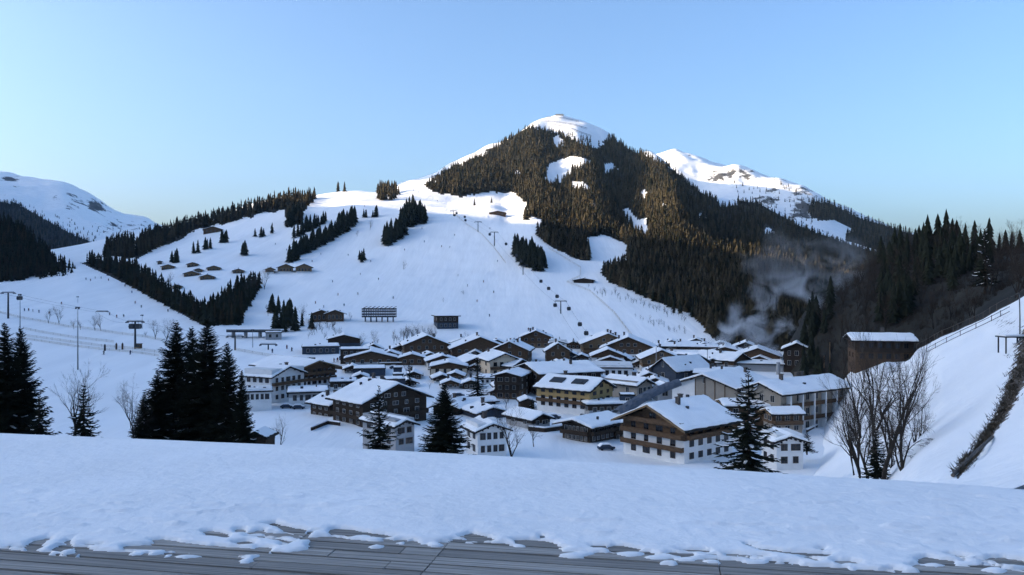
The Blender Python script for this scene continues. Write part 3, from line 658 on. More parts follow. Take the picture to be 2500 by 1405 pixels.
# ---- the wood on the right hill
for i_ in range(110):
    x_ = g3.uniform(2150, 2420) if i_ % 5 else g3.uniform(1960, 2030); d_ = g3.uniform(300, 415); p = hill_r.ground(x_, d_)
    if 2060 < x_ < 2245 and d_ < 300: continue
    o = small_spruce(p, g3.uniform(9, 17), 'dark spruce in the wood covering the right hill', 'spruces on the right hill', CON_D, 1.25)
for x_, h_ in ((2265,20),(2290,19),(2310,21),(2325,17),(2235,15),(2215,14),(2440,9),(2455,10),(2470,9),(2490,10),(2505,9),(2380,13)):
    p = hill_r.ground(x_, 385); small_spruce(p, h_, 'dark spruce on the skyline of the right hill', 'spruces on the right hill skyline', CON_D, 1.2)
for i_ in range(96):
    x_ = g3.uniform(2000, 2200) if i_ % 3 == 0 else g3.uniform(2000, 2520); d_ = g3.uniform(270, 400) if x_ < 2280 else g3.uniform(205, 375); p = hill_r.ground(x_, d_)
    if 2060 < x_ < 2245 and d_ < 300: continue
    k_ = ('tall', 'pole', 'oval', 'pole')[i_ % 4]; h_ = g3.uniform(10, 17)
    t = thing('bare_tree', 'leafless tree in the wood on the right hill', 'tree', p, x_, 'leafless trees on the right hill'); s = h_/10; t.scale = (s*.8, s*.8, s)
    link('trunk', BARE[k_][0], t); link('branches', BARE[k_][1], t)
for x_, y0 in ((2322,528),(2338,535),(2365,545),(2420,580),(2435,570)):
    p = hill_r.ground(x_, 372); yb = CYP-(p.z-CAMZ)/p.y*FPX
    bare(('tall', 'oval')[x_ % 2], x_, y0, yb, p.y, 'pale leafless tree against the sky on the right hill', x_, 'pale leafless trees on the right skyline')
# brown undergrowth of the hill
UV = []; UF = []
for i_ in range(2600):
    x_ = g3.uniform(1980, 2560); d_ = g3.uniform(250, 425); p = hill_r.ground(x_, d_); r_ = g3.uniform(.8, 2.2)
    for k_ in range(9):
        a_ = g3.uniform(0, 6.28); n_ = len(UV); c_ = p+Vector((g3.uniform(-.8, .8), g3.uniform(-.8, .8), 0)); e_ = Vector((math.cos(a_)*r_*.5, math.sin(a_)*r_*.5, r_*g3.uniform(.7, 1.9)))
        UV += [(c_.x-.05, c_.y, c_.z), (c_.x+.05, c_.y, c_.z), tuple(c_+e_)]; UF += [(n_, n_+1, n_+2)]
tag(link('undergrowth', np_mesh('undergrowth', np.array(UV), np.array(UF), twigs)), 'brown leafless undergrowth covering the right hill', 'undergrowth', None, 'stuff')

# the 270 spruces that show largest are trees of their own, the smallest ones one mass
NSP.sort(key=lambda q: -q[0])
for _, p, h, label, group, meshes, w, rz, k_, s_ in NSP[:270]:
    o = link('spruce_tree', meshes[k_], None, (p.x, p.y, p.z-.2), rz); o.scale = (h*w*s_, h*w*s_, h); tag(o, label, 'tree', group)
Vs = []; Fs = []; Fm = []; n = 0
for _, p, h, label, group, meshes, w, rz, k_, s_ in NSP[270:]:
    V, F = tier_conifer(900+k_, 7, 9, .16); c, s = math.cos(rz)*h*w*s_, math.sin(rz)*h*w*s_
    Vs.append(np.stack([V[:, 0]*c-V[:, 1]*s+p.x, V[:, 0]*s+V[:, 1]*c+p.y, V[:, 2]*h+p.z-.2], 1)); Fs.append(F+n); n += len(V); Fm.append(np.full(len(F), int(meshes is CON_SUNLIT)))
tag(link('small_spruces', np_mesh('small_spruces', np.concatenate(Vs), np.concatenate(Fs), [needles_dark, needles_far], np.concatenate(Fm))), 'smallest far spruces of the clumps on the slopes', 'trees', None, 'stuff')
# ------------------------------------------------------------------ buildings
WALL = {
 'white': mat('plaster_white', (0.74, 0.735, 0.72), 0.9, 0.12, 0.5, spec=0.1),
 'grey': mat('plaster_grey', (0.36, 0.36, 0.36), 0.9, 0.15, 0.4, spec=0.1),
 'beige': mat('panel_beige', (0.30, 0.265, 0.22), 0.9, 0.15, 0.4, spec=0.1),
 'ochre': mat('plaster_ochre', (0.42, 0.29, 0.13), 0.9, 0.15, 0.4, spec=0.1),
 'cream': mat('plaster_cream', (0.66, 0.54, 0.40), 0.9, 0.15, 0.4, spec=0.1),
 'wood': mat('wood_brown', (0.135, 0.083, 0.048), 0.85, 0.45, 1.2, stretch=(1, 1, 6), spec=0.1, color2=(0.070, 0.044, 0.028)),
 'oak': mat('wood_light', (0.24, 0.160, 0.092), 0.85, 0.4, 1.2, stretch=(1, 1, 6), spec=0.1),
 'dark': mat('wood_dark', (0.056, 0.040, 0.029), 0.85, 0.4, 1.2, stretch=(1, 1, 6), spec=0.1),
 'slate': mat('slate_blue', (0.045, 0.060, 0.085), 0.7, 0.3, 0.6, spec=0.2),
}
roof_edge = mat('roof_edge', (0.024, 0.019, 0.016), 0.8, 0.3, 1.0)
glass = mat('window_glass', (0.012, 0.014, 0.018), 0.12, spec=0.5)
frame_w = mat('window_frame', (0.42, 0.40, 0.37), 0.7)
frame_b = mat('window_frame_brown', (0.07, 0.045, 0.03), 0.7)
brick = mat('chimney_brick', (0.10, 0.085, 0.075), 0.9, 0.3, 3.0)
steel = mat('steel', (0.10, 0.105, 0.11), 0.5, spec=0.4)
dark_steel = mat('dark_steel', (0.03, 0.032, 0.036), 0.55, spec=0.3)
tarp = mat('tarpaulin', (0.11, 0.125, 0.15), 0.75, 0.3, 0.6, 0.25, 0.9)

WIN = {}
def window_mesh(w, h, f):
    k = (round(w, 1), round(h, 1), f)
    if k not in WIN:
        b = MB(); t = .10
        for x0, x1, z0, z1 in ((-w/2-t, -w/2, -t, h+t), (w/2, w/2+t, -t, h+t), (-w/2, w/2, -t, 0), (-w/2, w/2, h, h+t), (-.03, .03, 0, h)):
            b.box(x0, x1, -.07, .05, z0, z1)
        p = MB().box(-w/2, w/2, -.02, .04, 0, h)
        WIN[k] = (b.mesh('window', f), p.mesh('pane', glass))
    return WIN[k]

def snow_slab(W, L, prof, th, seed, nx=14, ny=10):
    """snow lying on a roof: prof(x) is the roof's upper surface; rounded edges, uneven depth"""
    g = np.random.default_rng(seed); xs = np.linspace(-W/2, W/2, nx*2+1); ys = np.linspace(-L/2, L/2, ny*2+1)
    X, Y = np.meshgrid(xs, ys, indexing='ij'); e = np.minimum(np.minimum(W/2-np.abs(X), L/2-np.abs(Y)), .8)/.8
    P = np.vectorize(prof)(X); T = th*(.55+.45*np.sqrt(np.clip(e, 0, 1)))*(1+.35*fbm(X/3.5+seed*3.1, Y/3.5, 3, seed))
    T = T+th*.5*np.exp(-(X/(W*.05+.3))**2)*0.35
    n = X.shape; V = np.concatenate([np.stack([X, Y, P+T], -1).reshape(-1, 3), np.stack([X, Y, P+.01], -1).reshape(-1, 3)])
    jx = np.where(np.abs(X) > W/2-1e-6, -np.sign(X)*np.abs(fbm(Y*1.3+seed, X*.1, 2, 3))*.7, 0); jy = np.where(np.abs(Y) > L/2-1e-6, -np.sign(Y)*np.abs(fbm(X*1.3, seed+Y*.1, 2, 4))*.6, 0)
    V[:, 0] += np.concatenate([jx.ravel()]*2)*1.0; V[:, 1] += np.concatenate([jy.ravel()]*2)
    N = n[0]*n[1]; id_ = np.arange(N).reshape(n); F = [np.stack([id_[:-1, :-1], id_[1:, :-1], id_[1:, 1:], id_[:-1, 1:]], -1).reshape(-1, 4)]
    rim = np.concatenate([id_[:, 0], id_[-1, 1:], id_[-2::-1, -1], id_[0, -2:0:-1]]); r2 = np.roll(rim, -1)
    F.append(np.stack([r2, rim, rim+N, r2+N], -1))
    return np_mesh('snow', V, np.concatenate(F), snow_roof, None, False)

def build_house(t, W, L, he, pitch, lower, upper, split, fl, cf, cs, balf, bals, snow_t, oe, og, chim, seed, near, frame, flat, dormer=0):
    g = random.Random(seed); tp = math.tan(RAD(pitch)); hr = he+W/2*tp; h1 = he*split; lw, uw = WALL[lower], WALL[upper]
    if split > 0: MB().box(-W/2, W/2, -L/2, L/2, -5, h1).build('wall', lw, t)
    if split < 1.2:
        o = .04 if split > 0 else 0; z0 = h1 if split > 0 else -5
        if flat: MB().box(-W/2-o, W/2+o, -L/2-o, L/2+o, z0, he).build('wall', uw, t)
        else: MB().prism([(-W/2-o, z0), (W/2+o, z0), (W/2+o, he), (0, hr), (-W/2-o, he)], 'y', -L/2-o, L/2+o).build('wall', uw, t)
    # roof
    rb = MB(); tk = .36; Wx = W/2+oe; Ly = L/2+og
    if flat:
        rb.box(-Wx, Wx, -Ly, Ly, he+.003, he+tk+.1); prof = lambda x: he+tk+.1
    else:
        zo = he-oe*tp
        rb.prism([(-Wx, zo), (0, hr+.01), (Wx, zo), (Wx, zo+tk), (0, hr+tk), (-Wx, zo+tk)], 'y', -Ly, Ly)
        for s in (-1, 1):                                            # barge boards and purlins under the overhang
            for u in (.35, .72):
                rb.box(s*W/2*u-.12, s*W/2*u+.12, -Ly+.15, -L/2-.06, he+W/2*tp*(1-u)-.30, he+W/2*tp*(1-u)-.02)
        rb.box(-.13, .13, -Ly+.15, -L/2-.06, hr-.34, hr-.05)
        prof = lambda x: hr+tk-abs(x)*tp
        if upper in ('wood', 'oak') and near:                        # lighter barge boards along the gable
            for s in (-1, 1):
                q_ = [(s*Wx, zo-.06), (0, hr-.05), (0, hr+tk+.02), (s*Wx, zo+tk+.02)]
                rb.prism(q_ if s < 0 else q_[::-1], 'y', -Ly-.08, -Ly-.003, 1)
    roof = rb.build('roof', [roof_edge, WALL['oak']], t)
    if snow_t: link('snow', snow_slab(Wx*2-.3, Ly*2-.3, prof, snow_t, seed), roof)
    for k in range(chim):
        cx = g.uniform(-.3, .3)*W*.7; cy = g.uniform(-.3, .35)*L; zz = prof(cx)
        c = MB().box(cx-.45, cx+.45, cy-.45, cy+.45, zz-.6, zz+1.5+snow_t).box(cx-.6, cx+.6, cy-.6, cy+.6, zz+1.5+snow_t, zz+1.68+snow_t).build('chimney', brick, roof)
    for k in range(g.choice((1, 2, 3)) if W > 7 and snow_t > .3 else 0):     # vents and snow boards poking out of the snow
        cx = g.uniform(-.42, .42)*W; cy = g.uniform(-.42, .3)*L; zz = prof(cx); w_ = g.uniform(.2, .55)
        MB().box(cx-w_, cx+w_, cy-.3, cy+.3, zz+.01, zz+snow_t+g.uniform(.35, .8)).build('vent', dark_steel, roof)
    for k in range(dormer):                                          # long dark roof lights that shed the snow
        cx = -W*.27; cy = -L*.22+k*L*.42; zz = prof(cx)
        MB().prism([(cx-W*.10, zz-W*.10*tp+.1), (cx+W*.10, zz+W*.10*tp+.1), (cx+W*.10, zz+W*.10*tp+snow_t+.35), (cx-W*.10, zz-W*.10*tp+snow_t+.35)], 'y', cy-L*.12, cy+L*.12).build('dormer', dark_steel, roof)
    fh = max(2.3, he/max(fl, 1)) if fl else 3
    fh = he/fl if fl else 3
    f = frame
    def put(x, y, z, rz, w, h):
        me, pn = window_mesh(w, h, f)
        o = link('window', me, t, (x, y, z), rz)
        if near: link('pane', pn, o)
        else: link('pane', pn, o)
    for k in range(fl+1 if not flat else fl):
        z = k*fh+fh*.34; wh = fh*.46
        if k == fl:
            top = hr-z-wh-.3
            if top < .3 or W < 7: continue
            half = min(W/2, top/tp)*.8; cols = max(1, int(half*2/2.8)); span = half
        else: cols = cf; span = W/2*.86
        for c in range(cols):
            u = (c+.5)/cols*2-1; ww = min(1.3, span*2/cols*.5)*g.choice((1, 1, .8, 1.5 if near else 1.1))
            if cols > 0 and (k < fl or cols < 4): put(u*span, -L/2-.05, z, 0, ww, wh)
        if k < fl:
            for c in range(cs):
                u = (c+.5)/cs*2-1; ww = min(1.4, L/cs*.45)
                put(-W/2-.05, u*L/2*.9, z, RAD(-90), ww, wh); put(W/2+.05, u*L/2*.9, z, RAD(90), ww, wh)
    def balcony(x0, x1, z, rz, off):
        b = MB(); dp = 1.25; b.box(x0, x1, -dp, -.06, -.16, -.003); b.box(x0, x1, -dp-.06, -dp+.02, 0, .95); b.box(x0, x0+.06, -dp+.02, -.06, 0, .95); b.box(x1-.06, x1, -dp+.02, -.06, 0, .95)
        b.box(x0-.03, x1+.03, -dp-.10, -dp+.06, .953, 1.03)
        n = max(2, int((x1-x0)/3.5))
        for i in range(n+1):
            xx = x0+.1+(x1-x0-.3)*i/n; b.box(xx, xx+.1, -dp-.09, -dp-.063, -.1, .94)
        o = b.build('balcony', WALL['wood' if upper != 'dark' else 'dark'], t); o.rotation_euler = (0, 0, rz)
        o.location = (0, -L/2, z) if off == 'f' else ((-W/2, 0, z) if off == 'l' else (W/2, 0, z))
    for k in balf: balcony(-W/2*.99, W/2*.99, k*fh, 0, 'f')
    for k in bals:
        balcony(-L/2*.95, L/2*.95, k*fh, RAD(-90), 'l'); balcony(-L/2*.95, L/2*.95, k*fh, RAD(90), 'r')

HS = [0]
def house(label, x, y, gpx, spx, epx, th=0, d=None, pitch=19, lower='white', upper='wood', split=.5, fl=2, cf=3, cs=3, balf=(1,), bals=(), snow_t=.45, oe=1.3, og=1.4, chim=1, near=False, frame=None, flat=False, dormer=0, name='chalet', cat='house', group=None, sheet=None, minL=8):
    """x, y: photo pixel of the foot of the near corner (th != 0) or of the gable's middle (th = 0); gpx, spx: widths of gable and side wall in photo pixels; th: turn of the gable to the right"""
    HS[0] += 1; f_ = 1.08 if near else 1.42
    if y > 1080: f_ = 1.0
    if x < 860 and y < 800: f_ = 1.0
    gpx, spx, epx = gpx*f_, spx*f_, epx*(1.0 if near else 1.18)
    p = px(x, y, d) if d else (sheet or valley).near_at(x, y)
    d = p.y; k = d/FPX; a = math.atan((x-CXP)/FPX); t_ = RAD(th)
    W = gpx*k/max(math.cos(t_), .25); L = max(minL, spx*k/max(abs(math.sin(t_)), .3)) if th else max(minL, W*1.1)
    if abs(th) > 72: W = max(gpx*k/max(math.cos(t_), .01), L*.55) if gpx*k/max(math.cos(t_), .01) < 60 else L*.6
    rot = t_-a; cx = 0 if th == 0 else (-W/2 if th > 0 else W/2); cy = -L/2
    c, s = math.cos(rot), math.sin(rot); loc = Vector((p.x-(cx*c-cy*s), p.y-(cx*s+cy*c), p.z))
    t = thing(name, label, cat, loc, rot, group)
    build_house(t, W, L, epx*k, pitch, lower, upper, split, fl, cf, cs, balf, bals, snow_t, oe, og, chim, HS[0], near, frame or (frame_w if upper != 'white' else frame_b), flat, dormer)
    DIM[t.name] = (W, L, epx*k, pitch)
    return t
DIM = {}

# --- front row
house('large front chalet with white lower floors, brown gable and three wooden balconies', 1671, 1134, 157, 122, 90, -38, 188, 23, 'white', 'wood', .62, 3, 4, 5, (1, 2, 3), (2,), .55, 2.0, 2.4, 2, True, frame_b, name='hotel', cat='hotel')
hall = house('wide hall with a beige and white panelled gable behind the front chalet', 1800, 1040, 150, 80, 88, -24, 262, 18, 'beige', 'beige', .5, 3, 0, 4, (), (), .6, 1.6, 1.6, 1, True, name='hall', cat='hall')
hotel_b = house('long hotel with brown balconies and white pillars under a huge snow roof', 1906, 1066, 84, 158, 104, -37, 232, 19, 'white', 'beige', .35, 3, 3, 7, (), (1, 2), .6, 1.8, 1.6, 3, True, name='hotel', cat='hotel')
W_, L_, he_, pt_ = DIM[hall.name]; tp_ = math.tan(RAD(pt_))
MB().prism([(-W_/2+.05, -5), (-W_*.13, -5), (-W_*.13, he_+W_*.37*tp_-.25), (-W_/2+.05, he_-.25)], 'y', -L_/2-.09, -L_/2-.045).build('panel', WALL['white'], hall)
for u_ in (-.13, .02, .17, .32): MB().box(W_*u_-.15, W_*u_+.15, -L_/2-.14, -L_/2-.092, -5, he_+(.5-abs(u_))*W_*tp_-.35).build('pillar', WALL['wood'], hall)
W_, L_, he_, pt_ = DIM[hotel_b.name]
for k_ in range(6):
    yy = -L_/2+L_*(k_+.5)/6; MB().box(W_/2+.05, W_/2+1.6, yy-.22, yy+.22, -5, he_-.3).build('pillar', WALL['white'], hotel_b)
house('low white cottage with a curved snow roof behind the large open spruce', 1896, 1142, 62, 34, 62, 24, 178, 18, 'white', 'white', 1.3, 2, 2, 2, (), (), .6, 1.2, 1.0, 0, True, frame_b)
house('narrow connecting house under a snow roof between the front chalet and the hotel hall', 1886, 1060, 20, 64, 48, -64, 226, 17, 'beige', 'wood', .5, 2, 2, 3, (), (1,), .5, 1.2, 1.0, 0, True)
house('flat annex with snow roof behind the front chalet', 1770, 1022, 10, 116, 30, -76, 236, 12, 'wood', 'wood', .5, 1, 1, 3, (), (), .55, 1.5, 1.0, 0, True, minL=9)
house('dark round-cornered two storey house with glazed floors left of the front chalet', 1440, 1086, 68, 76, 44, -36, 216, 14, 'dark', 'dark', .5, 2, 6, 6, (1,), (1,), .6, 2.2, 2.0, 0, True, frame_w)
house('dark second block of the glazed house with a wing to the right', 1500, 1080, 40, 30, 42, 12, 224, 12, 'dark', 'dark', .5, 2, 3, 3, (1,), (), .5, 1.6, 1.4, 0, True)
house('low flat-roofed house under thick snow between the ochre hotel and the glazed house', 1438, 1015, 14, 106, 24, -74, 258, 10, 'grey', 'dark', .5, 1, 2, 6, (), (), .7, 1.2, 1.2, 0, True, flat=True, minL=8)
house('white cottage with a grey gable behind the thin spruce with bare top spire', 966, 1096, 46, 84, 54, 34, 196, 20, 'grey', 'grey', 1.3, 2, 2, 3, (), (), .55, 1.1, 1.0, 0, True, frame_b)
house('white house with small square windows left of the bare dark trunked tree', 1166, 1116, 72, 30, 62, 20, 192, 20, 'white', 'white', 1.3, 2, 4, 2, (), (), .55, 1.2, 1.1, 1, True, frame_b)
house('plain shed with a dark blue gable behind the white house', 1165, 1022, 70, 34, 10, 22, 252, 16, 'slate', 'slate', .5, 0, 0, 0, (), (), .5, 1.0, 1.0, 1, True, name='shed', cat='shed')
house('low snow roofed house with a dark gable right of the bushy spruce', 1118, 1012, 56, 40, 14, -28, 262, 18, 'dark', 'dark', .5, 0, 0, 0, (), (), .5, 1.2, 1.2, 1, True)
house('low house under a broad snow roof behind the dark blue gable', 1112, 1000, 12, 92, 14, -70, 288, 14, 'wood', 'dark', .5, 0, 0, 3, (), (), .6, 1.2, 1.2, 0, True)
house('tiny snow roofed hut beside the round spruce', 1272, 990, 30, 14, 8, 8, 280, 20, 'dark', 'dark', .5, 0, 0, 0, (), (), .45, .8, .8, 0, True, name='hut', cat='hut', minL=5)
house('snow covered house with a long roof right of the bare tree', 1300, 1046, 40, 62, 20, 38, 232, 20, 'grey', 'dark', .5, 1, 2, 2, (), (), .6, 1.2, 1.2, 0, True)
# --- the big brown and ochre hotels
house('big dark brown hotel with a broad gable and deep snow roof', 886, 1046, 150, 70, 62, 32, 240, 21, 'dark', 'dark', .5, 3, 5, 4, (1,), (1,), .6, 1.8, 1.8, 3, True, name='hotel', cat='hotel')
house('dark brown side wing with a snow roof left of the big dark hotel', 806, 1030, 60, 44, 40, 34, 262, 20, 'dark', 'dark', .5, 2, 3, 3, (), (), .55, 1.5, 1.5, 2, True, name='hotel', cat='hotel')
house('hotel with ochre upper walls and white lower floors under two dark dormers', 1439, 1006, 54, 124, 50, 58, 262, 22, 'white', 'ochre', .52, 3, 3, 6, (), (1,), .55, 1.2, 1.2, 1, True, frame_b, dormer=2, name='hotel', cat='hotel')
house('long dark brown hotel with stacked balconies behind the ochre hotel', 1320, 974, 60, 140, 60, -66, 312, 12, 'dark', 'dark', .5, 3, 3, 6, (1, 2), (1, 2), .5, 1.6, 1.6, 1, True, name='hotel', cat='hotel')
house('tall brown corner house joined to the long dark hotel', 1268, 978, 56, 30, 58, -14, 304, 14, 'wood', 'dark', .4, 3, 3, 2, (1, 2), (), .4, 1.4, 1.4, 0, True)
house('white hotel with a brown balcony at the left edge of the village', 663, 984, 74, 60, 62, 48, 292, 18, 'white', 'white', 1.3, 3, 5, 4, (2,), (), .5, 1.3, 1.3, 1, True, frame_b, name='hotel', cat='hotel')
house('tall white and brown hotel with a timber gable behind the white one', 728, 962, 84, 100, 60, 34, 322, 16, 'white', 'wood', .62, 4, 6, 4, (2, 3), (2,), .5, 2.0, 2.0, 0, True, frame_b, name='hotel', cat='hotel')
house('low white building with a flat snow roof at the foot of the white hotel', 628, 984, 62, 20, 26, 0, 276, 10, 'white', 'white', 1.3, 1, 5, 2, (), (), .5, .6, .6, 0, True, frame_b, flat=True)
house('white annex with dark garage openings right of the white hotel', 752, 986, 84, 20, 26, 0, 284, 8, 'white', 'grey', .6, 1, 5, 2, (), (), .5, .8, .8, 0, True, frame_b, flat=True)
# --- buildings with white gables behind the ochre hotel
house('snow roofed house with a beige gable right of the ochre hotel', 1555, 974, 34, 78, 32, 52, 290, 22, 'beige', 'beige', 1.3, 1, 3, 2, (), (), .6, 1.2, 1.2, 1, True)
house('small grey gabled house between the beige gable and the hotel hall', 1606, 976, 32, 14, 26, 14, 292, 28, 'grey', 'grey', 1.3, 1, 1, 1, (), (), .5, .8, .8, 0, True)
house('white wall with a row of small dark windows above the beige gable', 1490, 926, 74, 10, 22, 0, 346, 8, 'white', 'white', 1.3, 1, 6, 1, (), (), .5, .6, .6, 0, frame=frame_b, flat=True)
house('steep slate gabled house with a bluish dormer behind the hotel hall', 1650, 934, 44, 62, 22, -40, 330, 34, 'slate', 'slate', .5, 1, 1, 2, (), (), .5, 1.0, 1.0, 0, name='house')
house('snow roofed house with white chimney block behind the hotel hall', 1760, 932, 90, 10, 14, 0, 322, 8, 'white', 'grey', .5, 0, 0, 0, (), (), .6, .8, .8, 2, flat=True)
house('wide low roof under smooth snow right of the steaming vent', 1830, 902, 110, 10, 10, 0, 372, 6, 'grey', 'grey', .5, 0, 0, 0, (), (), .7, 1.0, 1.0, 3, flat=True)
# --- right background rows
house('brown chalet with a white row of windows at the end of the piste fence', 1534, 882, 92, 10, 26, 0, None, 22, 'white', 'wood', .55, 2, 6, 2, (), (), .45, 1.4, 1.4, 2)
house('brown timber chalet on a white base right of the piste fence chalet', 1568, 912, 66, 20, 30, 6, None, 23, 'white', 'oak', .45, 2, 4, 2, (1,), (), .45, 1.4, 1.4, 1)
house('small dark gabled chalet leaning against the timber chalet', 1538, 898, 26, 10, 16, -8, None, 26, 'dark', 'dark', .5, 1, 1, 1, (), (), .4, 1.0, 1.0, 0)
house('chalet with long snow roof and ochre wall left of the hotel hall', 1672, 916, 40, 64, 24, 50, None, 22, 'cream', 'wood', .75, 1, 2, 3, (), (), .55, 1.2, 1.2, 1, dormer=1)
house('dark flat roofed long house with a snowy terrace', 1672, 868, 112, 10, 16, 0, None, 8, 'dark', 'dark', .5, 1, 8, 2, (), (), .45, .8, .8, 1, flat=True)
house('second dark flat roofed house stepping down to the right', 1690, 882, 90, 10, 14, 0, None, 8, 'dark', 'dark', .5, 1, 6, 2, (), (), .45, .8, .8, 0, flat=True)
house('dark chalet with two snowy roof steps above the flat roofed houses', 1660, 852, 70, 10, 10, 0, None, 10, 'dark', 'dark', .5, 1, 6, 1, (), (), .4, .8, .8, 0, flat=True)
house('long chalet with eaves to the front left of the steam', 1790, 908, 26, 70, 22, 60, None, 22, 'grey', 'wood', .6, 1, 2, 4, (), (), .5, 1.2, 1.2, 1)
house('brown gabled barn beside the steam column', 1850, 892, 72, 10, 18, 0, None, 20, 'oak', 'wood', .5, 1, 3, 2, (), (), .45, 1.2, 1.2, 1, name='barn', cat='barn')
house('low snow roofed house at the foot of the steam', 1770, 872, 60, 10, 10, 0, None, 14, 'wood', 'wood', .5, 1, 4, 1, (), (), .5, 1.0, 1.0, 1)
house('little snow roofed house on the rise behind the steam', 1820, 862, 44, 10, 10, 0, None, 22, 'white', 'dark', .5, 1, 3, 1, (), (), .5, 1.0, 1.0, 1)
house('dark house in the shade of the right wood with snow on its hipped roof', 1945, 900, 42, 10, 40, 0, 366, 24, 'dark', 'dark', .5, 2, 3, 2, (), (), .5, 1.4, 1.2, 1)
house('dark wooden house under a flat strip of snow beside the right wood', 2088, 884, 16, 120, 52, -80, 262, 12, 'wood', 'dark', .55, 2, 2, 6, (), (1,), .55, 1.6, 1.6, 1, True, frame_b, minL=10)
# --- upper middle rows
house('tall brown chalet with balconies topmost in the middle of the village', 1308, 850, 52, 14, 22, 0, None, 22, 'oak', 'wood', .5, 2, 4, 2, (1,), (), .45, 1.4, 1.4, 3)
house('big brown chalet with broad gable below the topmost one', 1288, 894, 62, 22, 32, -6, None, 24, 'wood', 'wood', .4, 2, 3, 3, (1,), (), .45, 1.6, 1.6, 1)
house('brown house with a pyramid of snow joined to the big brown chalet', 1334, 893, 40, 10, 30, 4, None, 32, 'wood', 'wood', .4, 2, 2, 2, (), (), .5, 1.2, 1.2, 1)
house('wide brown chalet with warm balconies and a terrace right of the pyramid roof', 1424, 870, 84, 20, 26, 4, None, 21, 'wood', 'oak', .3, 2, 5, 3, (1,), (), .45, 2.0, 1.8, 3)
house('white link building between the pyramid roof and the wide chalet', 1362, 868, 30, 10, 24, 0, None, 14, 'white', 'white', 1.3, 2, 3, 1, (), (), .45, .8, .8, 0, frame=frame_b)
house('navy gabled house in front of the wide chalet', 1377, 884, 42, 14, 14, 0, None, 24, 'slate', 'slate', .5, 1, 3, 1, (), (), .45, 1.0, 1.0, 0)
house('chalet with white walls and a low brown gable right of the navy one', 1446, 896, 54, 14, 22, 2, None, 22, 'white', 'wood', .85, 1, 4, 2, (), (), .45, 1.4, 1.4, 0)
house('low snow roofed hut in front of the navy house', 1378, 900, 34, 10, 8, 0, None, 18, 'dark', 'dark', .5, 1, 2, 1, (), (), .5, 1.0, 1.0, 0)
house('small white chalet with a brown gable left on the upper edge of the village', 1175, 861, 38, 12, 12, 0, None, 24, 'white', 'wood', .95, 1, 3, 2, (), (), .4, 1.2, 1.2, 0)
house('small white chalet with a dark gable topmost right of the previous little one', 1214, 852, 34, 12, 9, 0, None, 22, 'white', 'dark', .95, 1, 3, 2, (), (), .4, 1.0, 1.0, 0)
house('cream house, warm light in its wall colour, and a brown gable behind the village spruce', 1196, 922, 52, 26, 34, 16, None, 22, 'cream', 'cream', .7, 2, 4, 2, (1,), (), .5, 1.2, 1.2, 1, frame=frame_b)  # warm light falling on these walls is put into the cream colour
house('white house with a snow roof and a dark gable right of the cream house', 1250, 924, 32, 40, 24, 50, None, 20, 'white', 'dark', .7, 2, 2, 3, (), (), .5, 1.2, 1.2, 0)
house('cream walled house with a flat brown wing left of the village spruce', 1096, 920, 62, 10, 20, 0, None, 12, 'cream', 'wood', .8, 1, 4, 1, (), (), .5, 1.0, 1.0, 0, frame=frame_b)
house('snow roofed house above the cream walls left of the village spruce', 1136, 910, 44, 20, 20, 20, None, 20, 'grey', 'wood', .7, 1, 2, 2, (), (), .5, 1.2, 1.2, 1)
house('row house with zigzag dark gables, left one', 1160, 884, 40, 10, 10, 0, None, 26, 'dark', 'dark', .5, 1, 3, 1, (), (), .4, 1.0, 1.0, 0)
house('row house with zigzag dark gables, right one', 1210, 884, 50, 10, 10, 0, None, 24, 'dark', 'dark', .5, 1, 3, 1, (), (), .4, 1.0, 1.0, 0)
house('low wooden barn with snow roof left of the big brown chalet', 1240, 898, 46, 10, 14, 0, None, 18, 'wood', 'oak', .5, 1, 3, 1, (), (), .45, 1.0, 1.0, 0)
house('broad brown chalet with a stair tower on the upper left of the village', 988, 874, 76, 22, 26, 4, None, 22, 'oak', 'wood', .5, 2, 5, 3, (), (), .45, 1.6, 1.6, 2)
house('broad brown chalet with two rows of pale windows right of the stair tower chalet', 1104, 880, 96, 24, 24, 4, None, 21, 'dark', 'wood', .4, 2, 7, 3, (1,), (), .45, 1.8, 1.8, 1)
house('dark hipped house behind the chalet with pale windows', 1126, 852, 44, 10, 10, 0, None, 20, 'dark', 'dark', .5, 1, 3, 1, (), (), .35, 1.2, 1.2, 1)
house('little chalet with white gable front left of the stair tower chalet', 912, 866, 28, 10, 12, 0, None, 26, 'white', 'dark', .8, 1, 2, 1, (), (), .4, 1.2, 1.2, 0)
house('dark boxy house with a flat roof at the left end of the upper row', 866, 888, 48, 10, 28, 0, None, 8, 'dark', 'dark', .5, 2, 4, 2, (), (), .25, .4, .4, 0, flat=True)
house('long low house under a snow roof with two dark openings', 906, 894, 86, 14, 16, 0, None, 14, 'grey', 'wood', .5, 1, 5, 2, (), (), .55, 1.2, 1.2, 0)
house('white chalet with a dark overhanging gable right of the slim conifer', 1044, 904, 52, 16, 18, 4, None, 18, 'white', 'wood', .8, 1, 4, 2, (), (), .5, 1.4, 1.4, 0)
house('house with snow roof between the stair tower chalet and the white chalet', 1006, 892, 44, 10, 14, 0, None, 16, 'wood', 'wood', .5, 1, 3, 1, (), (), .5, 1.0, 1.0, 0)
house('dark low house with snow roof below the chalet with pale windows', 1148, 896, 40, 10, 12, 0, None, 20, 'wood', 'dark', .5, 1, 3, 1, (), (), .5, 1.0, 1.0, 1)
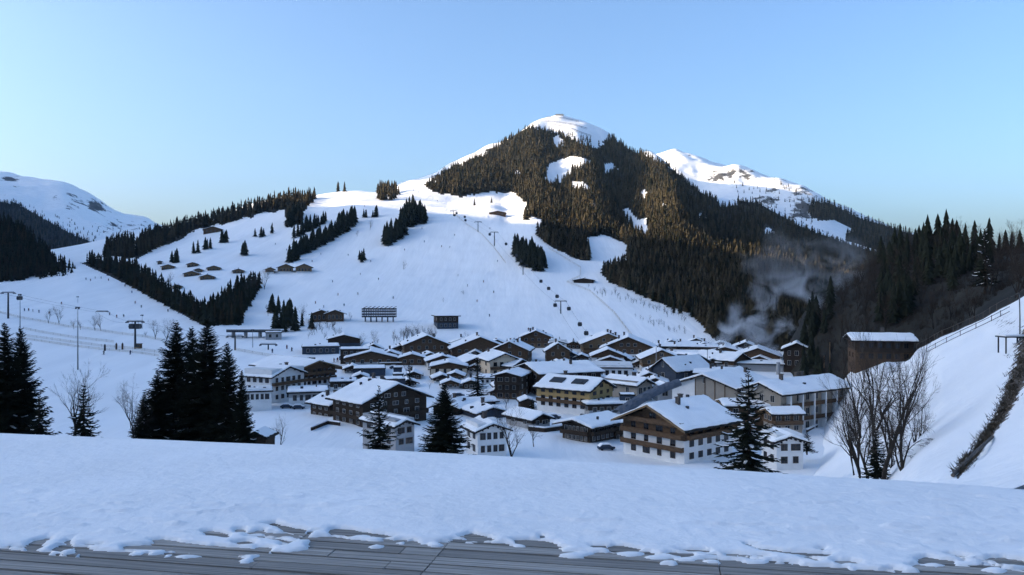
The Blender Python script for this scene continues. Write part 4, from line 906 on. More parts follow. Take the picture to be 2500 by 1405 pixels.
# --- small flat buildings on the left meadow
house('slate blue flat building half buried in snow on the meadow', 902, 920, 54, 10, 15, 0, None, 4, 'slate', 'slate', .5, 0, 0, 0, (), (), .3, .2, .2, 0, flat=True, name='shed', cat='shed')
house('small slate blue shed on the snow by the slim conifer', 971, 918, 14, 8, 15, 0, None, 4, 'slate', 'slate', .5, 0, 0, 0, (), (), .4, .2, .2, 0, flat=True, name='shed', cat='shed', minL=3)
house('small slate blue shed with a pale roof edge below the other small shed', 972, 934, 17, 8, 15, 0, None, 4, 'slate', 'slate', .5, 0, 0, 0, (), (), .4, .2, .2, 0, flat=True, name='shed', cat='shed', minL=3)
house('slate blue cube building behind the roof of the big dark hotel', 943, 972, 32, 12, 36, 6, 300, 4, 'slate', 'slate', .5, 1, 2, 1, (), (), .3, .2, .2, 0, flat=True, name='shed', cat='shed', minL=5)
house('low dark garage with snow on top left of the slate cube', 898, 956, 46, 10, 14, 0, None, 4, 'dark', 'dark', .5, 0, 0, 0, (), (), .6, .4, .4, 0, flat=True, name='garage', cat='garage')
house('low dark garage with white doors right of the timber gabled hotel', 838, 956, 44, 10, 18, 0, None, 4, 'white', 'dark', .5, 1, 3, 1, (), (), .6, .4, .4, 0, flat=True, name='garage', cat='garage')
house('long flat slate blue lift building with a snow roof at the piste end', 783, 866, 62, 10, 15, 0, None, 4, 'slate', 'slate', .5, 1, 5, 1, (), (), .5, .4, .4, 0, flat=True, name='lift_station', cat='lift station')
house('dark round roofed building under the knoll', 840, 848, 54, 12, 16, 0, None, 14, 'slate', 'dark', .5, 0, 0, 0, (), (), .35, .8, .8, 0)
house('low grey station building beside the ski bridge', 668, 830, 26, 10, 14, 0, None, 6, 'grey', 'grey', .5, 1, 2, 1, (), (), .4, .4, .4, 0, flat=True, name='lift_station', cat='lift station')
# --- on the slopes
house('dark timber chalet with two low gables on the knoll, left half', 785, 786, 48, 12, 16, 0, None, 20, 'wood', 'wood', .5, 1, 4, 2, (), (), .35, 2.0, 1.6, 0)
house('dark timber chalet with two low gables on the knoll, right half', 818, 786, 42, 12, 17, 0, None, 20, 'wood', 'wood', .5, 1, 4, 2, (), (), .35, 2.0, 1.6, 0)
house('modern dark glass station building with a flat projecting roof', 1068, 804, 36, 14, 26, 8, None, 4, 'slate', 'dark', .5, 2, 4, 2, (), (), .3, 1.6, 1.2, 0, flat=True, name='lift_station', cat='lift station')
house('low dark wing on the right of the glass station building', 1095, 800, 28, 10, 12, 0, None, 4, 'dark', 'dark', .5, 1, 3, 1, (), (), .3, 1.0, 1.0, 0, flat=True, name='lift_station', cat='lift station')
for lb, x_, w_, h_ in (('small dark farm shed, left of three farm buildings on the slope', 650, 18, 9), ('brown farmhouse with white base in the middle of three on the slope', 680, 34, 13), ('brown farmhouse with white base on the right of three on the slope', 724, 36, 13)):
    house(lb, x_, 668, w_, 10, h_, 4, None, 22, 'white', 'oak', .3, 1, 4, 2, (), (), .4, 1.8, 1.6, 0, name='farmhouse')
for lb, x_, y_, w_ in (('long low farm building topmost left of the hillside hamlet', 410, 658, 36), ('low farm building topmost in the middle of the hillside hamlet', 470, 652, 30), ('larger farm building with a broad roof at the right of the hillside hamlet', 522, 661, 36), ('small brown barn in the middle of the hillside hamlet', 484, 666, 22), ('long low dark barn at the lower left of the hillside hamlet', 468, 675, 44), ('brown barn with open front lowest in the hillside hamlet', 506, 683, 40), ('small hut at the far left of the hillside hamlet', 390, 646, 12), ('dark barn at the edge of the gully below the hamlet', 432, 706, 26), ('dark farm roof at the edge of the gully right of the hamlet', 582, 668, 30)):
    house(lb, x_, y_, w_*.8, 10, 5.5, 0, None, 18, 'dark', 'oak', .3, 1, 3, 1, (), (), .45, 1.4, 1.2, 0, name='barn', cat='barn')
house('low farmhouse on the upper left ridge meadow', 520, 569, 44, 10, 7, 0, None, 18, 'wood', 'wood', .3, 1, 4, 1, (), (), .4, 1.2, 1.2, 0, name='farmhouse')
house('small snow roofed house at the end of the ridge meadow', 524, 546, 14, 8, 4, 0, None, 14, 'wood', 'wood', .3, 0, 0, 0, (), (), .4, 1.0, 1.0, 0, name='hut', cat='hut')
house('small dark hut by the bend of the piste fence', 1425, 692, 34, 8, 6, 0, None, 10, 'dark', 'dark', .3, 0, 0, 0, (), (), .4, 1.2, 1.0, 0, name='hut', cat='hut')
house('low mountain hut at the lower rim of the sunlit plateau', 1215, 526, 28, 8, 5, 0, None, 12, 'wood', 'wood', .3, 1, 3, 1, (), (), .4, 1.0, 1.0, 0, name='hut', cat='hut')
house('tiny summit station building on top of the big mountain', 1366, 283, 13, 6, 3, 0, None, 8, 'grey', 'grey', .3, 0, 0, 0, (), (), .3, .8, .8, 0, flat=True, name='lift_station', cat='lift station')
# black lattice structure on posts above the thicket
d_ = valley.dist(926, 786); p = px(926, 786, d_); k_ = d_/FPX; t = thing('lattice_grandstand', 'black lattice structure on posts standing above the thicket', 'structure', p)
b = MB(); w_ = 40*k_
for i in range(15):
    xx = -w_+2*w_*i/14; b.box(xx-.2, xx+.2, -3, -2.7, 11*k_, 31*k_); b.box(xx-.2, xx+.2, 2.7, 3, 11*k_, 31*k_)
for zz in (11, 17, 24, 30): b.box(-w_-.3, w_+.3, -3.1, 3.1, zz*k_, (zz+3)*k_)
b.build('frame', dark_steel, t)
for i in range(6):
    xx = -w_*.85+w_*1.7*i/5; MB().box(xx-.35, xx+.35, -1, 1, -4, 11*k_-.003).build('post', steel, t)
for i in range(8):
    xx = -w_*.95+w_*1.8*i/7; MB().add([(xx, -2.5, 33*k_+.003), (xx+2.2, -2.5, 37*k_), (xx+2.2, 2.5, 37*k_), (xx, 2.5, 33*k_+.003), (xx, -2.5, 33*k_+.2), (xx+2.2, -2.5, 37*k_+.2), (xx+2.2, 2.5, 37*k_+.2), (xx, 2.5, 33*k_+.2)], [(0,1,2,3),(7,6,5,4),(0,4,5,1),(1,5,6,2),(2,6,7,3),(3,7,4,0)]).build('panel', dark_steel, t)
# ski bridge at the left
d_ = valley.dist(620, 824); k_ = d_/FPX; p = px(620, 824, d_); t = thing('ski_bridge', 'dark snow covered ski bridge at the foot of the left piste', 'bridge', p)
MB().box(-62*k_, 70*k_, -4, 4, 13*k_, 17*k_).build('deck', dark_steel, t); MB().box(-62*k_+.2, 70*k_-.2, -3.6, 3.6, 17*k_+.002, 19.5*k_).build('snow', snow_roof, t)
MB().box(-62*k_, 70*k_, -4.1, -4.003, 17*k_, 20*k_).build('railing', steel, t)
for xx in (-50, -20, 15, 45): MB().box((xx-2)*k_, (xx+2)*k_, -2, 2, -4, 13*k_-.003).build('pier', WALL['grey'], t)
# grey tarpaulin roof sheet and blue-grey lift shaft between the houses
b = MB(); V = []; n = 18
A, B = px(1505, 1010, 236), px(1655, 934, 250)
for i in range(n+1):
    u = i/n; c = A.lerp(B, u); c.z += math.sin(u*math.pi)*1.6*.6; r_ = 1.9-.5*u
    for q in range(9):
        an = math.pi*q/8; V.append((c.x+r_*.5*math.cos(an)*(1+.1*math.sin(i*1.7+q)), c.y-2.6*math.cos(an), c.z-r_*.5+r_*1.15*math.sin(an)*(1+.12*math.sin(i*2.3+q*1.1))))
F = [(i*9+q, (i+1)*9+q, (i+1)*9+q+1, i*9+q+1) for i in range(n) for q in range(8)]
b.add(V, F); tag(b.build('tarpaulin', tarp), 'long grey tarpaulin draped over the sloping roof edge beside the hotel hall', 'tarpaulin')
t = house('blue grey box tower on the low flat roof right of the ochre hotel', 1514, 992, 34, 10, 25, 4, 262, 4, 'slate', 'slate', .5, 1, 1, 1, (), (), .2, .1, .1, 0, True, flat=True, name='tower', cat='tower', minL=4)
# chimney stack that steams
p = px(1900, 905, 360); t = thing('chimney_stack', 'short pale vent stack under the white steam', 'chimney', p)
b = MB(); b.tube([(0,0,-4),(0,0,3.2),(0,0,3.6)], [.9,.8,.85], 10); b.build('shaft', WALL['grey'], t)
# more roofs, walls and yard things between the houses
house('low white building with a flat roof on the snow below the cream house', 1190, 938, 52, 10, 10, 0, None, 4, 'white', 'white', 1.3, 1, 5, 1, (), (), .5, .3, .3, 0, frame=frame_b, flat=True)
house('flat slate roofed annex right of the white chalet with overhanging gable', 1088, 898, 36, 10, 8, 0, None, 6, 'slate', 'slate', .5, 0, 0, 0, (), (), .4, .6, .6, 0, flat=True)
house('low brown house with a deep snow roof left of the cream walled house', 1070, 916, 28, 10, 12, 0, None, 20, 'dark', 'wood', .5, 1, 2, 1, (), (), .5, 1.0, 1.0, 0)
house('brown house with a snow roof between the zigzag gables and the big brown chalet', 1236, 882, 34, 10, 14, 0, None, 22, 'wood', 'wood', .5, 1, 3, 1, (), (), .45, 1.2, 1.2, 1)
house('small wooden house with a chimney left of the topmost chalet', 1266, 866, 30, 10, 10, 0, None, 22, 'white', 'wood', .6, 1, 2, 1, (), (), .45, 1.0, 1.0, 1)
house('long low wooden house under snow right of the wide warm chalet', 1478, 862, 40, 10, 14, 0, None, 16, 'white', 'wood', .6, 1, 4, 1, (), (), .45, 1.0, 1.0, 1)
house('snow roofed wooden house below the piste fence chalet', 1490, 900, 44, 10, 14, 0, None, 18, 'grey', 'wood', .5, 1, 3, 1, (), (), .5, 1.2, 1.2, 0)
house('little brown house with a snow roof right of the white row of windows', 1596, 926, 36, 10, 14, 0, None, 20, 'grey', 'wood', .5, 1, 3, 1, (), (), .5, 1.0, 1.0, 0)
house('dark low house under snow between the flat roofed houses and the barn', 1740, 886, 40, 10, 14, 0, None, 16, 'dark', 'dark', .5, 1, 3, 1, (), (), .5, 1.0, 1.0, 1)
house('brown house under snow left of the low grey gabled house', 1600, 950, 40, 10, 12, 0, None, 20, 'wood', 'dark', .5, 1, 2, 1, (), (), .5, 1.2, 1.2, 1)
house('dark wooden house in front of the stair tower chalet', 952, 884, 40, 10, 12, 0, None, 20, 'dark', 'wood', .5, 1, 3, 1, (), (), .45, 1.2, 1.2, 1)
house('snowy bungalow right of the dark low house below the pale windows', 1180, 902, 30, 10, 9, 0, None, 18, 'wood', 'wood', .5, 1, 2, 1, (), (), .5, 1.0, 1.0, 0)
house('dark shed roof below the snow edge left of the bare shrub', 648, 1096, 50, 10, 26, -20, 150, 24, 'dark', 'dark', .5, 0, 0, 0, (), (), .08, .6, .6, 0, True, name='shed', cat='shed', minL=5)
for k_, (x_, y_, w_, th_, lo_, up_) in enumerate(((880,880,30,4,'white','wood'),(930,874,26,-6,'dark','wood'),(1030,884,34,10,'white','wood'),(1060,888,26,0,'wood','wood'),(1140,868,34,6,'white','dark'),(1192,872,30,-4,'grey','wood'),(1232,868,28,0,'white','wood'),(1218,910,32,12,'cream','wood'),(1160,910,30,0,'white','wood'),
  (1258,876,26,6,'wood','oak'),(1340,906,36,4,'white','wood'),(1392,912,34,-8,'grey','wood'),(1420,884,28,0,'white','wood'),(1480,878,30,6,'white','oak'),(1510,862,34,0,'dark','wood'),(1460,852,30,4,'wood','oak'),(1600,884,36,0,'white','wood'),(1630,866,34,6,'wood','wood'),(1620,900,36,-10,'white','dark'),(1720,860,36,0,'dark','dark'),
  (1716,900,38,8,'white','wood'),(1760,856,34,0,'white','wood'),(1810,878,36,4,'wood','wood'),(1850,872,36,0,'white','dark'),(1880,896,40,-6,'grey','wood'),(1560,936,40,10,'white','wood'),(1530,924,34,0,'grey','wood'),(1210,958,40,8,'grey','dark'),(1240,972,36,-6,'white','wood'),(1150,950,34,0,'dark','dark'),(1060,936,32,6,'white','dark'),(860,912,30,0,'grey','dark'),(1560,902,32,0,'white','wood'),(1456,938,36,0,'wood','dark'),(905,858,26,0,'dark','wood'),(960,862,28,4,'white','wood'),(1046,866,30,0,'wood','wood'),(1090,862,26,0,'dark','wood'),(1150,858,26,4,'white','dark'),(1250,852,24,0,'wood','wood'),(1400,852,28,0,'dark','wood'),(1490,850,26,0,'white','wood'),(1546,856,30,0,'wood','dark'),(1590,862,30,4,'white','wood'),(1640,850,30,0,'dark','dark'),(1700,846,30,0,'white','dark'),(1762,884,34,0,'white','wood'),(1300,912,34,6,'dark','wood'),(1130,930,32,-4,'white','wood'),(1010,926,28,0,'wood','dark'),(980,946,30,4,'white','dark'),(1100,950,34,0,'grey','wood'),(1300,948,30,0,'white','wood'),(880,932,28,0,'dark','dark'))):
    house('small snow roofed chalet packed among the others in the village', x_, y_, w_*.85, 10, w_*.30, th_, None, 21, lo_, up_, .5, 1, 3, 1, (), (), .5, 1.2, 1.2, k_ % 2, group='small chalets packed in the village')
def garden_wall(pts, label, h=1.1, d0=None):
    W = [valley.near_at(*q_) for q_ in pts]; t = thing('garden_wall', label, 'wall', W[0]); b = MB(); s_ = MB()
    for a, c in zip(W[:-1], W[1:]):
        a, c = a-W[0], c-W[0]; n_ = Vector((-(c-a).y, (c-a).x, 0)).normalized()*.2
        for bb, z0, z1, k_ in ((b, -1.5, h, 1), (s_, h+.003, h+.35, 1.15)):
            v = [a-n_*k_, c-n_*k_, c+n_*k_, a+n_*k_]; bb.add([(q_.x, q_.y, q_.z+z0) for q_ in v]+[(q_.x, q_.y, q_.z+z1) for q_ in v], [(0,3,2,1),(4,5,6,7),(0,1,5,4),(1,2,6,5),(2,3,7,6),(3,0,4,7)])
    b.build('wall', WALL['dark'], t); s_.build('snow', snow_roof, t)
garden_wall([(1290,1052),(1330,1056),(1375,1050)], 'dark garden wall between the snow covered house and the glazed house', 1.2)
garden_wall([(640,887),(700,884),(770,881)], 'long dark wall behind the white hotel', 1.6)
garden_wall([(870,890),(920,893),(980,892),(1015,890)], 'dark road wall below the upper left row of houses', 1.2)
garden_wall([(812,900),(840,903),(875,907)], 'short dark wall on the meadow left of the flat slate building', 1.0)
garden_wall([(1420,914),(1450,908),(1500,912),(1545,918)], 'dark wall below the white row of windows', 1.2)
garden_wall([(760,1052),(800,1036),(830,1040)], 'low snow capped yard wall left of the big dark hotel', 1.0)
garden_wall([(1970,1056),(2010,1036),(2075,1006)], 'dark wall edge rising along the snow bank right of the hotel hall', .7)
for x_, y0, y1, lb in ((1602,850,918,'tall grey pole between the timber chalet and the slate gable'), (2026,836,900,'pale timber pole at the foot of the right wood'), (2012,868,900,'short pole beside the pale timber pole'), (1727,856,905,'thin pole in front of the long chalet with eaves'), (1062,800,838,'thin pole beside the glass station building'), (928,940,1000,'dark pole rising before the big dark hotel')):
    p = valley.near_at(x_, y1) if x_ < 2000 else px(x_, y1, 330); t = thing('pole', lb, 'pole', p); h_ = (y1-y0)*p.y/FPX
    MB().tube([(0,0,-2),(0,0,h_)], [.22,.15], 7).build('shaft', WALL['grey' if x_ < 1900 else 'oak'], t); MB().tube([(0,0,h_+.003),(0,0,h_+.25)], [.2,.05], 7).build('cap', dark_steel, t)
gs = random.Random(77)
for k_ in range(60):
    x_ = gs.uniform(840, 1880); y_ = gs.uniform(862, 1000) if x_ < 1500 else gs.uniform(850, 905); p = valley.near_at(x_, y_); h_ = gs.uniform(1.2, 3.0)
    if gs.random() < .5:
        o = link('garden_shrub', CON_D[k_ % 6], None, p, gs.uniform(0, 6)); o.scale = (h_*2.2, h_*2.2, h_)
        tag(o, 'small dark garden shrub between the village houses', 'shrub', 'garden shrubs in the village')
    else:
        t = thing('garden_tree', 'small leafless garden tree between the village houses', 'tree', p, gs.uniform(0, 6), 'garden trees in the village'); t.scale = (h_*.2,)*3
        link('trunk', BARE['oval'][0], t); link('branches', BARE['oval'][1], t)
for x_, y_, w_, lb in ((700, 994, 20, 'dark parked car under snow on the hotel forecourt, left one'), (729, 996, 16, 'dark parked car under snow on the hotel forecourt, right one'), (905, 897, 0, 'dark parked car leftmost on the road below the upper left houses'), (926, 899, 0, 'dark parked car second from left on the road below the upper left houses'), (962, 898, 0, 'dark parked car rightmost on the road below the upper left houses'), (1120, 966, 0, 'dark parked car on the lane beside the village spruce'), (1286, 1012, 0, 'dark parked car under snow by the round spruce hut'), (1480, 1096, 0, 'dark parked car half hidden by the snow edge left of the front chalet'), (1352, 1020, 0, 'dark parked car below the ochre hotel'), (1010, 906, 0, 'dark parked car beside the slim conifer')):
    d_ = valley.dist(x_, y_+3); p = px(x_, y_+3, d_); t = thing('parked_car', lb, 'car', p, .2)
    prof_ = [(-2.1,.35),(2.1,.35),(2.15,.8),(1.3,.95),(.6,1.45),(-1.2,1.45),(-1.9,.95),(-2.15,.8)]
    MB().prism(prof_, 'y', -.85, .85).build('body', WALL['slate'], t)
    MB().prism([(-1.95,.96),(-1.2,1.47),(.6,1.47),(1.25,.97),(2.0,.86),(1.9,1.08),(1.3,1.2),(.6,1.75),(-1.2,1.75),(-1.95,1.2)], 'y', -.8, .8).build('snow', snow_roof, t)
    for sx_ in (-1.35, 1.35):
        for sy_ in (-.8, .8): MB().tube([(sx_, sy_-.12, .34), (sx_, sy_+.12, .34)], .34, 12).build('wheel', dark_steel, t)
# ------------------------------------------------------------------ terrace in front of the viewer: snow over weathered decking
board = mat('weathered_board', (0.42, 0.39, 0.35), 0.75, 0.5, 1.0, 0.003, 1.6, color2=(0.17, 0.157, 0.14), stretch=(1, 1, 1), spec=0.3)
for n_ in board.node_tree.nodes:
    if n_.type == 'MAPPING': n_.vector_type = 'TEXTURE'; n_.inputs['Rotation'].default_value = (0, 0, RAD(-11)); n_.inputs['Scale'].default_value = (.9, .018, .05)
under = mat('deck_underside', (0.006, 0.006, 0.006), 0.9)
DA = RAD(-11.0); DU = Vector((math.cos(DA), math.sin(DA), 0)); DV = Vector((-math.sin(DA), math.cos(DA), 0))
b = MB(); gd = random.Random(5)
bw = .138; gap = .021
for k in range(-14, 20):
    v0 = 3.2+k*bw; x = -9+gd.uniform(-1.5, 0)
    while x < 9:
        ln = 4.0
        j = -1.37 if x < -1.37 else (.27 if x < .27 else 4.2)
        x1 = min(x+8, j) if x < 4.2 else 9.5
        dz = gd.uniform(-.003, .002)
        P = [(x+.003, v0), (x1-.003, v0), (x1-.003, v0+bw-gap), (x+.003, v0+bw-gap)]
        q = [DU*a_+DV*c_ for a_, c_ in P]
        b.add([(w.x, w.y, -.045) for w in q]+[(w.x, w.y, dz) for w in q], [(0,3,2,1),(4,5,6,7),(0,1,5,4),(1,2,6,5),(2,3,7,6),(3,0,4,7)], gd.choice((0, 0, 1, 2)))
        x = x1
    
boards = [board]
for f_ in (.78, 1.16):
    m_ = board.copy(); boards.append(m_)
    for n_ in m_.node_tree.nodes:
        if n_.type == 'VALTORGB':
            for e_ in n_.color_ramp.elements: e_.color = tuple(c*f_ for c in e_.color[:3])+(1,)
dk = b.build('deck', boards); dk['kind'] = 'structure'
q = [DU*a_+DV*c_ for a_, c_ in ((-12, .5), (12, .5), (12, 6.0), (-12, 6.0))]
MB().add([(w.x, w.y, -.10) for w in q]+[(w.x, w.y, -.60) for w in q], [(0,1,2,3),(7,6,5,4),(0,4,5,1),(1,5,6,2),(2,6,7,3),(3,7,4,0)]).build('terrace', under)['kind'] = 'structure'

# outline of the snow towards the viewer and the bare patches in it, in photo pixels on the deck
EDGE = [(-5000,1322),(-900,1330),(-200,1332),(0,1340),(50,1348),(64,1344),(120,1350),(150,1354),(185,1346),(215,1345),(328,1350),(400,1350),(480,1353),(560,1356),(598,1366),(612,1370),(640,1352),(745,1345),(752,1334),(758,1322),(735,1322),(700,1312),(760,1313),(810,1310),(845,1316),(930,1322),(990,1318),(1040,1326),(1090,1322),(1150,1326),(1210,1327),(1290,1338),(1360,1338),(1372,1347),(1440,1350),(1470,1352),(1510,1352),(1560,1352),(1600,1361),(1650,1364),(1700,1368),(1750,1366),(1870,1374),(1960,1382),(2060,1386),(2150,1393),(2200,1397),(2256,1400),(2225,1384),(2260,1374),(2330,1378),(2390,1380),(2430,1386),(2500,1397),(2700,1410),(3400,1450),(7000,1500)]
HOLES = [[(55,1335),(80,1328),(105,1329),(95,1338),(65,1342)],[(90,1320),(120,1317),(118,1322),(98,1322)],[(130,1343),(152,1336),(175,1335),(178,1340),(150,1347)],[(190,1352),(192,1344),(215,1341),(228,1346),(205,1350)],[(155,1325),(175,1320),(170,1327)],
 [(330,1340),(332,1345),(420,1346),(500,1350),(560,1352),(600,1352),(640,1346),(620,1344),(560,1342),(480,1338),(400,1337)],[(375,1326),(400,1325),(488,1333),(486,1337),(440,1335),(390,1332)],[(505,1303),(520,1302),(552,1307),(548,1312),(512,1309)],[(567,1297),(590,1296),(600,1301),(575,1302)],[(606,1303),(640,1298),(645,1304),(612,1305)],
 [(650,1305),(700,1306),(735,1310),(680,1311),(655,1309)],[(655,1288),(670,1286),(750,1296),(772,1297),(748,1304),(700,1298)],[(610,1315),(640,1314),(690,1319),(720,1322),(700,1324),(650,1318)],[(580,1327),(610,1325),(620,1330),(590,1331)],[(680,1331),(705,1332),(690,1334)],
 [(813,1300),(830,1297),(900,1303),(960,1308),(900,1311),(820,1306)],[(1130,1313),(1150,1309),(1198,1314),(1196,1319),(1150,1318)],[(1255,1325),(1300,1324),(1350,1328),(1365,1334),(1300,1334),(1270,1330)],[(1320,1311),(1338,1314),(1325,1317)],[(1440,1336),(1470,1337),(1480,1341),(1450,1340)],[(1480,1342),(1500,1338),(1560,1344),(1540,1346),(1495,1347)],
 [(1845,1343),(1880,1346),(1920,1349),(2010,1352),(2000,1356),(1920,1353),(1860,1348)],[(1962,1366),(1975,1364),(2003,1369),(1990,1371)],[(1808,1329),(1835,1331),(1825,1333)],[(2000,1343),(2020,1341),(2015,1346)],[(2040,1372),(2060,1374),(2090,1377),(2070,1382),(2045,1377)],[(2245,1373),(2270,1370),(2360,1378),(2430,1382),(2420,1386),(2330,1383),(2260,1380)],[(2425,1369),(2460,1368),(2510,1374),(2500,1380),(2450,1377)],[(1640,1354),(1700,1356),(1680,1361),(1650,1359)]]
LUMPS = [(133,1352,14,5),(168,1350,20,9),(190,1358,6,3),(335,1354,16,4),(378,1351,22,7),(410,1359,10,3),(455,1360,34,3),(598,1372,18,6),(880,1314,34,7),(912,1317,22,6),(922,1336,22,6),(975,1312,14,5),(1000,1318,12,5),(1030,1324,14,7),(1062,1330,26,8),(980,1327,12,2),(1270,1335,20,4),(1400,1358,42,8),(1425,1354,30,6),(1460,1347,30,5),(1540,1354,40,7),(1620,1362,50,7),(1635,1376,26,7),(1735,1373,24,6),(1840,1372,30,5),(1680,1368,30,5),(2075,1382,22,7),(2078,1388,14,4),(2120,1384,26,6),(2430,1394,38,8),(2280,1380,30,4),(2360,1377,34,5),(700,1345,40,6),(750,1300,8,3)]
def deck_xy(x, y):
    d = CAMZ*FPX/(y-CYP); return (x-CXP)/FPX*d, d
def seg_dist(P, poly, closed=True):
    poly = np.array(poly); D = np.full(len(P), 1e9); n = len(poly)
    for i in range(n if closed else n-1):
        a, c = poly[i], poly[(i+1) % n]; ab = c-a; t = np.clip(((P-a)@ab)/max(ab@ab, 1e-9), 0, 1); D = np.minimum(D, np.hypot(*(P-a-t[:, None]*ab).T))
    return D
E = [deck_xy(*p) for p in EDGE]; gh = random.Random(19)
ex = np.array([e[0] for e in EDGE]); ey = np.array([e[1] for e in EDGE])
for i_ in range(46):                                                # thin slivers of bare board just behind the edge
    x_ = gh.uniform(-20, 2520); y_ = float(np.interp(x_, np.sort(ex), ey[np.argsort(ex)]))-gh.choice((4, 6, 9, 14, 20)); w_ = gh.uniform(8, 42); t_ = gh.uniform(.6, 1.7)
    HOLES.append([(x_-w_, y_-1), (x_-w_*.3, y_-t_), (x_+w_*.5, y_-t_*.6+1), (x_+w_, y_+2), (x_+w_*.3, y_+t_+1), (x_-w_*.5, y_+t_*.7)])
HP = []
for h in HOLES:
    c = np.array(h, float); m_ = c.mean(0); c = m_+(c-m_)*(1.15, 2.0); HP.append([deck_xy(*p) for p in c])
FAR = [(-30, 13.9), (-5.56, 8.98), (-2.2, 8.30), (0, 7.74), (2.0, 7.15), (4.0, 6.45), (8.0, 5.5), (30, 0.5)]   # far rim of the terrace
far_poly = E+[(30, 40), (-30, 40)]
def terrace(x0, x1, y0, y1, st):
    xs = np.arange(x0, x1+st/2, st); ys = np.arange(y0, y1+st*.35, st*.7); X, Y = np.meshgrid(xs, ys, indexing='ij'); P = np.stack([X.ravel(), Y.ravel()], 1)
    wob = np.stack([fbm(P[:, 0]*7, P[:, 1]*7, 3, 5), fbm(P[:, 0]*7, P[:, 1]*7, 3, 15)*.30], 1)*.034
    wob[:, 0] += fbm(P[:, 0]*23, P[:, 1]*30, 2, 25)*.022; wob[:, 1] += fbm(P[:, 0]*19, P[:, 1]*40, 2, 35)*.010
    Q = P+wob; Fy = np.interp(P[:, 0], [f[0] for f in FAR], [f[1] for f in FAR])
    near_ = Q[:, 1] < 6.6
    ins = inside(far_poly, Q[:, 0], Q[:, 1]); D = np.full(len(P), 1.0)
    D[near_] = seg_dist(Q[near_], E, False); D[~ins] *= -1
    for h in HP:
        c = np.array(h); m = (Q[:, 0] > c[:, 0].min()-.3) & (Q[:, 0] < c[:, 0].max()+.3) & (Q[:, 1] > c[:, 1].min()-.3) & (Q[:, 1] < c[:, 1].max()+.3)
        if m.any():
            dh = seg_dist(Q[m], h); dh[inside(h, Q[m, 0], Q[m, 1])] *= -1; D[m] = np.minimum(D[m], dh)
    H = np.where(D > 0, .020*np.sqrt(np.clip(D/.03, 0, 1))+.052*(1-np.exp(-np.clip(D, 0, 3)/1.2)), -.03)
    a = np.clip(D/.25, 0, 1)
    a2 = np.clip((7.2-P[:, 1])/2.2, .12, 1)
    H = H+a*a2*(fbm(P[:, 0]*.8, P[:, 1]*.8, 3, 2)*.018+fbm(P[:, 0]*2.2, P[:, 1]*4.5, 3, 7)*.010+fbm(P[:, 0]*9, P[:, 1]*14, 2, 27)*.003+np.clip(fbm(P[:, 0]*4.5+P[:, 1]*2, P[:, 1]*11, 3, 9)-.24, 0, 1)*.065*np.clip((9-P[:, 1])/3, 0, 1))
    for x, y, w, h in LUMPS:
        cx, cy = deck_xy(x, y); k = cy/FPX; r = np.hypot((P[:, 0]-cx+wob[:, 0])/(w*k), (P[:, 1]-cy+wob[:, 1])/(max(h*k*2.4, .035)))
        H = np.maximum(H, np.where(r < 1, (h*k*.62+.008)*np.clip(1-r*r, 0, 1)**.7-.003, -.03))
    over = np.clip((P[:, 1]-Fy+.35)/.6, 0, 1); H = H-over**2*.16-np.clip(P[:, 1]-Fy-.25, 0, 9)*1.3                    # rolls over at the far rim
    H = np.maximum(H, np.where(D < 0, -.03, H))
    nx, ny = X.shape; id_ = np.arange(nx*ny).reshape(nx, ny); F = np.stack([id_[:-1, :-1], id_[1:, :-1], id_[1:, 1:], id_[:-1, 1:]], -1).reshape(-1, 4)
    keep = (H[F] > -.029).any(1) | (P[F, 1] > 6.4).any(1); F = F[keep]
    u, inv = np.unique(F, return_inverse=True); V = np.stack([P[:, 0], P[:, 1], H], 1)[u]
    return V, inv.reshape(-1, 4)
V, F = terrace(-10.5, 10.5, 3.9, 11.4, .023)
o = link('snow_field', np_mesh('snow_field', V, F, snow_near, None, True)); o['kind'] = 'structure'

# ------------------------------------------------------------------ lifts, fences, lamps, skiers
rope = mat('steel_rope', (0.03, 0.03, 0.032), 0.6)
net = mat('fence_net', (0.40, 0.32, 0.20), 0.9)
timber = mat('fence_timber', (0.12, 0.10, 0.085), 0.9, 0.4, 2.0)
suit = [mat('ski_suit_dark', (0.02, 0.022, 0.03), 0.8), mat('ski_suit_navy', (0.03, 0.045, 0.09), 0.8), mat('ski_suit_red', (0.12, 0.03, 0.03), 0.8)]
padm = mat('padding_brown', (0.06, 0.04, 0.028), 0.9)

def pylon(x, ytop, ybase, label, d=None, group=None, arm=4.5):
    d = d or valley.dist(x, ybase); p = px(x, ybase, d); h = (ybase-ytop)*d/FPX
    t = thing('lift_pylon', label, 'pylon', p, 0, group)
    MB().tube([(0,0,-2),(0,0,h*.98)], [h*.028+.22, h*.02+.16], 10).build('mast', dark_steel, t)
    b = MB(); b.box(-arm, arm, -.25, .25, h-.5, h); b.box(-arm*.9, arm*.9, -.12, .12, h+.25, h+.45); b.build('crossarm', dark_steel, t)
    for s in (-1, 1):
        w = MB()
        for k in range(4): w.tube([(s*arm*.95-.12, -1.5+k, h-.75), (s*arm*.95+.12, -1.5+k, h-.75)], .4, 8)
        w.box(s*arm*.95-.06, s*arm*.95+.06, -1.9, 1.9, h-.8, h-.45); w.build('sheave_train', steel, t)
    return Vector((p.x, p.y, p.z+h))
def cable(pts, label, sag=.01, r=.05):
    b = MB(); P = []
    for a, c in zip(pts[:-1], pts[1:]):
        for k in range(8):
            u = k/8; q = a.lerp(c, u); q.z -= 4*sag*(a-c).length*u*(1-u); P.append(q)
    P.append(pts[-1]); b.tube(P, r, 5); return tag(b.build('lift_cable', rope), label, 'cable', 'lift cables')
GON = None
